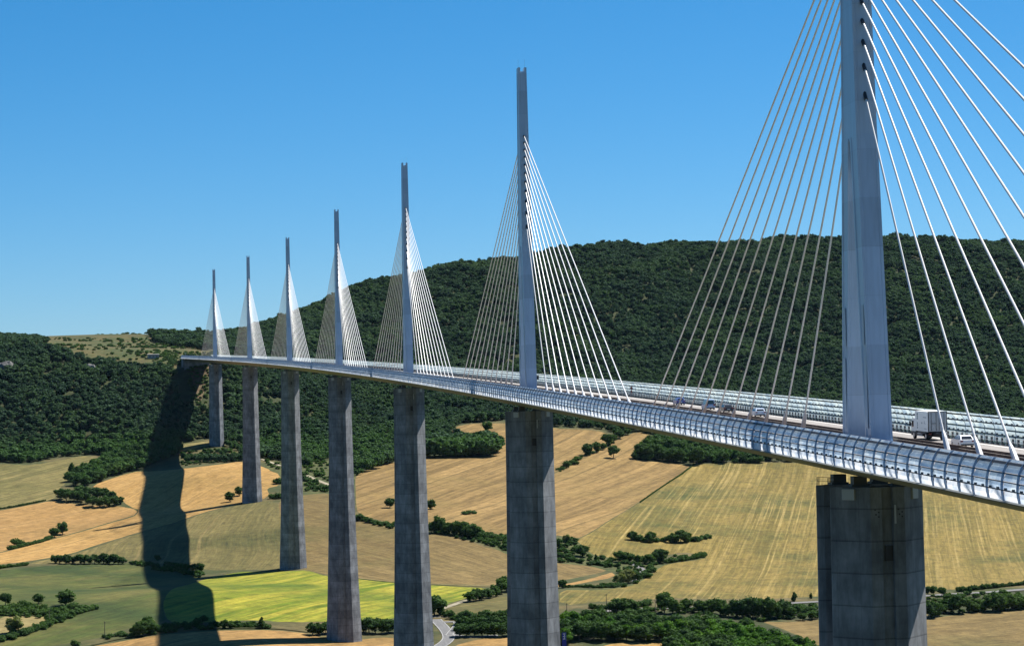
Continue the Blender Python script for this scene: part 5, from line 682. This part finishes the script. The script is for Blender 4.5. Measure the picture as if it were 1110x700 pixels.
# ------------------------------------------------------------------ trees
def ico(sub):
    bm=bmesh.new();bmesh.ops.create_icosphere(bm,subdivisions=sub,radius=1);v=np.array([x.co[:] for x in bm.verts]);f=[[q.index for q in p.verts] for p in bm.faces];bm.free();return v,np.array(f)
ICO=ico(2)
def crown_mesh(name,seed,kind,m,leaves=520,leaf=.045):
    rs=np.random.RandomState(seed);V=[];F=[];n=0
    lob=[]
    if kind=='r':
        for i in range(19):
            dv=rs.normal(size=3);dv/=np.linalg.norm(dv);q=rs.uniform(.75,1.05)
            lob.append((.31*dv[0]*q,.31*dv[1]*q,.50+.33*dv[2]*q,rs.uniform(.09,.18)))
        lob.append((0,0,.5,.27))
    elif kind=='p':
        for i in range(13):
            z=.16+.76*i/12;rr=.19*math.sin(min(1,(1.08-z)*1.5)*1.57);th_=rs.uniform(0,6.28)
            lob.append((rr*.5*math.cos(th_),rr*.5*math.sin(th_),z,max(.045,rr*.75)))
    elif kind=='b':
        for i in range(12):
            th_=rs.uniform(0,6.28);r=rs.uniform(.1,.55);lob.append((r*math.cos(th_),r*math.sin(th_),rs.uniform(.22,.62)*(1-.4*r),rs.uniform(.2,.34)))
    elif kind=='w':
        for i in range(16):
            th_=rs.uniform(0,6.28);r=rs.uniform(.1,1.25);lob.append((r*math.cos(th_),r*.6*math.sin(th_),rs.uniform(.25,.6)*(1.1-.4*r),rs.uniform(.22,.38)))
    iv,if_=ICO
    for (x,y,z,r) in lob:
        d=iv*(r*(.72+.2*rs.rand(len(iv),1)))*np.array([1,1,.86])+np.array([x,y,z]);d[:,2]=np.maximum(d[:,2],.03)
        V.append(d);F.append(if_+n);n+=len(iv)
    LB=np.array(lob);wt=LB[:,3]**2;wt/=wt.sum()
    pick=rs.choice(len(lob),leaves,p=wt)
    nrm=rs.normal(size=(leaves,3));nrm/=np.linalg.norm(nrm,axis=1)[:,None];nrm[:,2]=np.where(rs.rand(leaves)<.7,np.abs(nrm[:,2]),nrm[:,2])
    c=LB[pick,:3]+nrm*LB[pick,3:4]*np.array([1,1,.86])*rs.uniform(.88,1.34,(leaves,1));c[:,2]=np.maximum(c[:,2],.05)
    nn=nrm*.95+rs.normal(size=(leaves,3))*.42;nn/=np.linalg.norm(nn,axis=1)[:,None]
    t=np.cross(nn,rs.normal(size=(leaves,3)));t/=np.linalg.norm(t,axis=1)[:,None];b=np.cross(nn,t)
    s_=leaf*rs.uniform(.6,1.5,(leaves,1))
    q=np.stack([c-t*s_-b*s_*.7,c+t*s_-b*s_*.5,c+t*s_*.8+b*s_*.8,c-t*s_*.7+b*s_*.6],1).reshape(-1,3)
    V.append(q);tri=np.vstack(F)
    faces=tri.tolist()+(np.arange(leaves*4).reshape(-1,4)+n).tolist()
    me=bpy.data.meshes.new(name);me.from_pydata(np.vstack(V).tolist(),[],faces);me.materials.append(m);me.update();return me
def trunk_mesh(name,seed,kind):
    rs=random.Random(seed);mb=MB();h={'r':.5,'p':.85,'b':.4,'w':.3}[kind]
    mb.tube([(0,0,-.06),(.004,.003,h*.4),(rs.uniform(-.02,.02),rs.uniform(-.02,.02),h)],[.034,.026,.014],7)
    if kind!='p':
        for i in range(5):
            a=rs.uniform(0,6.28);z=h*rs.uniform(.5,.8);mb.tube([(0,0,z),(.12*math.cos(a),.12*math.sin(a),z+.14),(.24*math.cos(a),.24*math.sin(a),z+.24)],[.016,.011,.005],5)
    o=mb.build(name,BARK);me=o.data;bpy.data.objects.remove(o);return me
PROTO={}
for k,n_,m_ in(('r',6,LEAF_D),('g',3,LEAF_G),('y',2,LEAF_Y),('p',3,LEAF_D),('b',4,LEAF_D),('w',1,LEAF_D)):
    kk={'g':'r','y':'r'}.get(k,k)
    PROTO[k]=[(crown_mesh('crown',100+i*7+ord(k),kk,m_,900 if kk in 'rp' else 420,.036 if kk in 'rp' else .07),trunk_mesh('trunk',i+3,kk)) for i in range(n_)]
ORD=['leftmost','second from left','third from left','rightmost']
for desc,pts in TREES:
    single=desc.startswith('@');n=len(pts)
    cxy=sorted(range(n),key=lambda i:(pts[i][0]+79)/(pts[i][1]+301))
    trees=[i for i in range(n) if pts[i][3] not in 'bw'];bush=[i for i in range(n) if pts[i][3] in 'bw']
    lab={}
    if single:
        d=desc[1:]
        for r_,i in enumerate(cxy):
            lab[i]=d if n==1 else ('left-hand '+d if n==2 and r_==0 else 'right-hand '+d if n==2 else (ORD[r_] if r_<3 and r_<n-1 else 'rightmost')+' '+d)
    else:
        for S_,noun in((trees,'tree'),(bush,'bush')):
            o_=[i for i in cxy if i in S_]
            if not o_: continue
            if len(o_)==1: lab[o_[0]]='single %s %s'%(noun,desc);continue
            lab[o_[0]]='leftmost %s %s'%(noun,desc);lab[o_[-1]]='rightmost %s %s'%(noun,desc)
            mid=[i for i in o_[1:-1]]
            if mid:
                if len(mid)==1: lab[mid[0]]='middle one of the three %ss %s'%(noun,desc) if False else 'one %s midway %s'%(noun,desc)
                else:
                    big=max(mid,key=lambda i:pts[i][2]);lab[big]='tallest inner %s %s'%(noun,desc)
                    for i in mid:
                        if i!=big: lab[i]='lower inner %s %s'%(noun,desc)
    for i,(x,y,h,k) in enumerate(pts):
        z=th(x,y)-.1
        pm=RNG.choice(PROTO[k]);nm={'p':'conical_tree','b':'bush','w':'bush'}.get(k,'tree')
        o=empty(nm,(x,y,z),RNG.uniform(0,6.28))
        s_=h/.98;wd=RNG.uniform(.92,1.2)*(1.12 if h<13 else 1.0)
        o.scale=(s_*wd,s_*wd*RNG.uniform(.9,1.1),s_)
        c_=link('foliage' if k in 'bw' else 'crown',pm[0],o);t_=link('stem' if k in 'bw' else 'trunk',pm[1],o)
        tag(o,lab[i],'bush' if k in 'bw' else 'tree',None if single and n==1 else ('bushes ' if k in 'bw' else 'trees ')+desc.lstrip('@'))
# hedges: each one thing, of clumped foliage
def hedge(desc,P,h,i):
    P=densify(P,h*.55,False);mbv=[];mbf=[];n=0
    base_=P[0];bz=th(*base_)
    for (x,y) in P:
        me=RNG.choice(PROTO['b'])[0];nv=len(me.vertices);co=np.empty(nv*3,np.float32);me.vertices.foreach_get('co',co);co=co.reshape(-1,3)
        s_=h*RNG.uniform(.75,1.25);a=RNG.uniform(0,6.28);c,s2=math.cos(a),math.sin(a)
        xx=(co[:,0]*c-co[:,1]*s2)*s_*.9+x-base_[0];yy=(co[:,0]*s2+co[:,1]*c)*s_*.9+y-base_[1];zz=co[:,2]*s_+th(x,y)-bz-.1
        mbv.append(np.stack([xx,yy,zz],1));mbf+=[[q+n for q in p.vertices] for p in me.polygons];n+=nv
    me=bpy.data.meshes.new('hedge');me.from_pydata(np.vstack(mbv).tolist(),[],mbf);me.materials.append(LEAF_D);me.update()
    tag(link('hedge',me,None,(base_[0],base_[1],bz)),desc,'hedge')
for i,(d,P,h) in enumerate(HEDGES): hedge(d,P,h,i)
# forest: an uncountable mass, instanced
def gn_scatter(name,pts,protos):
    col=bpy.data.collections.new(name+'_kinds')
    for me in protos: col.objects.link(bpy.data.objects.new('forest_tree',me))
    n=len(pts);me=bpy.data.meshes.new(name);me.vertices.add(n);A=np.array(pts,np.float32)
    me.vertices.foreach_set('co',A[:,:3].ravel())
    at=me.attributes.new('scl','FLOAT_VECTOR','POINT');at.data.foreach_set('vector',np.ascontiguousarray(A[:,3:6]).ravel())
    at=me.attributes.new('rot','FLOAT_VECTOR','POINT');rr=np.zeros((n,3),np.float32);rr[:,2]=A[:,6];at.data.foreach_set('vector',rr.ravel())
    at=me.attributes.new('idx','INT','POINT');at.data.foreach_set('value',A[:,7].astype(np.int32))
    o=link(name,me)
    ng=bpy.data.node_groups.new(name+'_scatter','GeometryNodeTree')
    ng.interface.new_socket('Geometry',in_out='INPUT',socket_type='NodeSocketGeometry');ng.interface.new_socket('Geometry',in_out='OUTPUT',socket_type='NodeSocketGeometry')
    a=ng.nodes.new('NodeGroupInput');z=ng.nodes.new('NodeGroupOutput');ip=ng.nodes.new('GeometryNodeInstanceOnPoints')
    ci=ng.nodes.new('GeometryNodeCollectionInfo');ci.inputs['Collection'].default_value=col;ci.inputs['Separate Children'].default_value=True;ci.inputs['Reset Children'].default_value=True
    def na(nm,t):
        q=ng.nodes.new('GeometryNodeInputNamedAttribute');q.data_type=t;q.inputs['Name'].default_value=nm;return q.outputs['Attribute']
    ip.inputs['Pick Instance'].default_value=True
    ng.links.new(a.outputs[0],ip.inputs['Points']);ng.links.new(ci.outputs[0],ip.inputs['Instance']);ng.links.new(na('idx','INT'),ip.inputs['Instance Index'])
    e=ng.nodes.new('FunctionNodeEulerToRotation');ng.links.new(na('rot','FLOAT_VECTOR'),e.inputs[0]);ng.links.new(e.outputs[0],ip.inputs['Rotation'])
    ng.links.new(na('scl','FLOAT_VECTOR'),ip.inputs['Scale']);ng.links.new(ip.outputs[0],z.inputs[0])
    md=o.modifiers.new('scatter','NODES');md.node_group=ng;return o
def forest_points():
    rs=np.random.RandomState(5);st=7.2
    xs=np.arange(-760,1500,st);ys_=np.arange(1840,3300,st)
    G=np.array([(x,y) for y in ys_ for x in xs]);G=G+rs.uniform(-3.2,3.2,G.shape)
    m1=inpoly(G[:,0],G[:,1],FOREST);m2=inpoly(G[:,0],G[:,1],PATCH);m3=inpoly(G[:,0],G[:,1],PLATEAU)
    # inside the picture's wedge (with a margin) only
    ang=np.arctan2(G[:,0]+79,G[:,1]+301);wv=(ang>.1114-.26)&(ang<.1114+.27)
    # irregular density: openings and rocky gaps
    nz=sum(np.sin(6.283*(G[:,0]*cx+G[:,1]*cy)*1.7+ph*3) for cx,cy,ph,am in WAVES)
    keep=(m1|m2|m3)&wv&((nz>-2.5)|(rs.rand(len(G))<.45))
    # the deck end and its scree stay clear
    cx=-G[:,1]**2/40000;keep&=~((np.abs(G[:,0]-cx)<24)&(G[:,1]>2165)&(G[:,1]<2420))
    keep&=~((np.abs(G[:,0]-cx)<11)&(np.abs(G[:,1]-2052)<14))
    G=G[keep];Z=TH(G[:,0],G[:,1])
    cl_=np.sin(6.283*(G[:,0]/210+G[:,1]/160))*.5+np.sin(6.283*(G[:,0]/90-G[:,1]/130)+1)*.5
    h=rs.uniform(6.2,11,len(G))*(1+.16*cl_);wd=h*rs.uniform(.95,1.3,len(G))
    h=np.where(rs.rand(len(G))<.06,h*1.22,h)
    pl=inpoly(G[:,0],G[:,1],PLATEAU);h[pl]*=.8
    P=np.column_stack([G,Z-.3,wd,wd,h,rs.uniform(0,6.28,len(G)),rs.randint(0,6,len(G))])
    for x,y,hh in FAREDGE:
        for dx,dy in((0,0),(3.5,6),(-3,10)):
            P=np.vstack([P,[x+dx,y+dy,th(x+dx,y+dy)-.2,hh*1.05,hh*1.05,hh,rs.uniform(0,6.28),rs.randint(0,6)]])
    return P
FPR=[crown_mesh('forest_crown',300+i,'r',LEAF_F,330,.058) for i in range(6)]
FP_=forest_points();print('forest',len(FP_))
tag(gn_scatter('forest',FP_,FPR),kind='stuff')
# scrub dotted over the dry plateau and the rough banks
def scrub_points():
    rs=np.random.RandomState(9);o=[]
    G=np.column_stack([rs.uniform(-480,140,2600),rs.uniform(2290,2960,2600)])
    m=~(inpoly(G[:,0],G[:,1],FOREST)|inpoly(G[:,0],G[:,1],PATCH)|inpoly(G[:,0],G[:,1],PLATEAU))
    cx=-G[:,1]**2/40000;m&=~((np.abs(G[:,0]-cx)<17)&(G[:,1]<2420))
    nz=np.sin(G[:,0]/37)+np.sin(G[:,1]/29+1)+np.sin((G[:,0]+G[:,1])/53);m&=nz>.0
    G=G[m]
    B=np.column_stack([rs.uniform(60,190,260),rs.uniform(1700,1960,260)])
    m=np.ones(len(B),bool)
    for nm,mt,P,a in FIELDS: m&=~inpoly(B[:,0],B[:,1],P)
    G=np.vstack([G,B[m][:60]])
    for poly,sp in SCRUB:
        A=np.array(poly);x0,y0=A.min(0);x1,y1=A.max(0)
        Q=np.array([(x,y) for x in np.arange(x0,x1,sp) for y in np.arange(y0,y1,sp)])+0
        Q=Q+rs.uniform(-sp*.45,sp*.45,Q.shape);Q=Q[inpoly(Q[:,0],Q[:,1],poly)];G=np.vstack([G,Q])
    Z=TH(G[:,0],G[:,1]);h=rs.uniform(1.4,3.4,len(G))
    return np.column_stack([G,Z-.1,h*1.2,h*1.2,h,rs.uniform(0,6.28,len(G)),rs.randint(0,3,len(G))])
tag(gn_scatter('scrub',scrub_points(),[crown_mesh('scrub_crown',400+i,'b',LEAF_D,160,.12) for i in range(3)]),kind='stuff')
# ------------------------------------------------------------------ poles, sign, rocks, roadside building
PD=['tall wooden pole at the lower left edge of the meadow','short grey pole in the hedge at the lower left','slim pole in front of the wood right of the second pier','wooden power pole with crossarm in the wood by the lower road','small post at the wood edge beside the second pier']
for ((x,y),h),d in zip(POLES,PD):
    o=empty('utility_pole',(x,y,th(x,y)-.3));tag(o,d,'pole')
    mb=MB();mb.tube([(0,0,0),(0,0,h+.3)],[.24,.15],8);mb.build('pole',mat('weathered_wood',(.16,.125,.095),.9),o)
    mb=MB();mb.box((0,0,h-.5),(1.9,.14,.16));mb.build('crossarm',mat('weathered_wood',(.16,.125,.095),.9),o)
x,y=SIGN[0]
o=empty('road_sign',(x,y,th(x,y)),.1);tag(o,'tall blue road sign with white marks at the foot of the second pier','sign')
mb=MB();mb.box((0,0,4.2),(2.4,.12,8.2));mb.build('panel',mat('sign_blue',(.02,.035,.30),.5),o)
mb=MB()
for zc in(7.6,6.2,4.9): mb.box((0,-.075,zc),(1.3,.03,.42))
for zc in(6.9,5.5): mb.box((.25,-.075,zc),(.6,.03,.5))
mb.build('lettering',LINE,o)
for sx in(-.9,.9):
    mb=MB();mb.tube([(sx,.15,-.2),(sx,.15,8)],.09,6);mb.build('post',STEEL,o)
def rock(x,y,sx,sy,sz,lab,seed):
    rs=np.random.RandomState(seed);v,f=ico(3);d=v.copy()
    nz=np.sin(v@rs.normal(size=3)*3+1)+np.sin(v@rs.normal(size=3)*6)*.6+np.sin(v@rs.normal(size=3)*12)*.35
    d*=(1+.13*nz)[:,None];d[:,:2]=np.sign(d[:,:2])*np.abs(d[:,:2])**.8;d*=np.array([sx,sy,sz])
    me=bpy.data.meshes.new('rock_outcrop');me.from_pydata(d.tolist(),[],f.tolist());me.materials.append(ROCK);me.update()
    tag(link('rock_outcrop',me,None,(x,y,th(x,y)-sz*.1)),lab,'rock','rock faces in the left forest slope')
def rockm():
    m=mat('limestone',(.2,.195,.185),.95);n=noise(m,vmul(m,pos(m),(.2,.2,.55)),1,5,.7)
    base(m,ramp(m,n,[(.3,(.07,.07,.07)),(.7,(.19,.185,.175))]));return m
ROCK=rockm()
for (x,y),d,lab,sd_ in zip(ROCKS,((13,7,11),(7,5,9)),('grey limestone cliff at the left edge of the forest slope','slim grey rock face in the upper left forest slope'),(1,2)): rock(x,y,*d,lab,sd_)
# roadside building at the far abutment
bx,by=-175,2335
o=empty('roadside_building',(bx,by,th(bx,by)-.3),.1);tag(o,'low pale building beside the far end of the bridge','building')
mb=MB();mb.box((0,0,2.2),(12,7,4.4));mb.build('wall',WALLW,o)
mb=MB();mb.loft([[(x,-4,4.4),(x,-4,4.65),(x,4,5.1),(x,4,4.85)] for x in(-6.6,6.6)]);mb.build('roof',ROOFM,o)
for wx in(-3.8,0,3.8):
    mb=MB();mb.box((wx,-3.52,2.4),(1.8,.08,1.5));mb.build('window',GLASS,o)
o=empty('street_lamp',(-139,2275,th(-139,2275)-.3));tag(o,'tall lamp mast at the far end of the bridge','lamp')
mb=MB();mb.tube([(0,0,0),(0,0,14)],[.22,.12],6);mb.build('pole',STEEL,o)
mb=MB();mb.box((0,0,14.1),(2.4,.5,.3));mb.build('lamp_head',STEEL,o)
# ------------------------------------------------------------------ air
if HAZE>0:
    mb=MB();lo=-340;hi=330
    mb.box((400,1600,(lo+hi)/2),(7000,9000,hi-lo))
    m=bpy.data.materials.new('haze_air');m.use_nodes=True;m.node_tree.nodes.clear()
    out=N(m,'ShaderNodeOutputMaterial');pv=N(m,'ShaderNodeVolumePrincipled')
    pv.inputs['Color'].default_value=(.50,.74,1,1);pv.inputs['Density'].default_value=HAZE;pv.inputs['Anisotropy'].default_value=.2
    L(m,pv.outputs[0],out.inputs['Volume'])
    tag(mb.build('haze',m),kind='stuff')
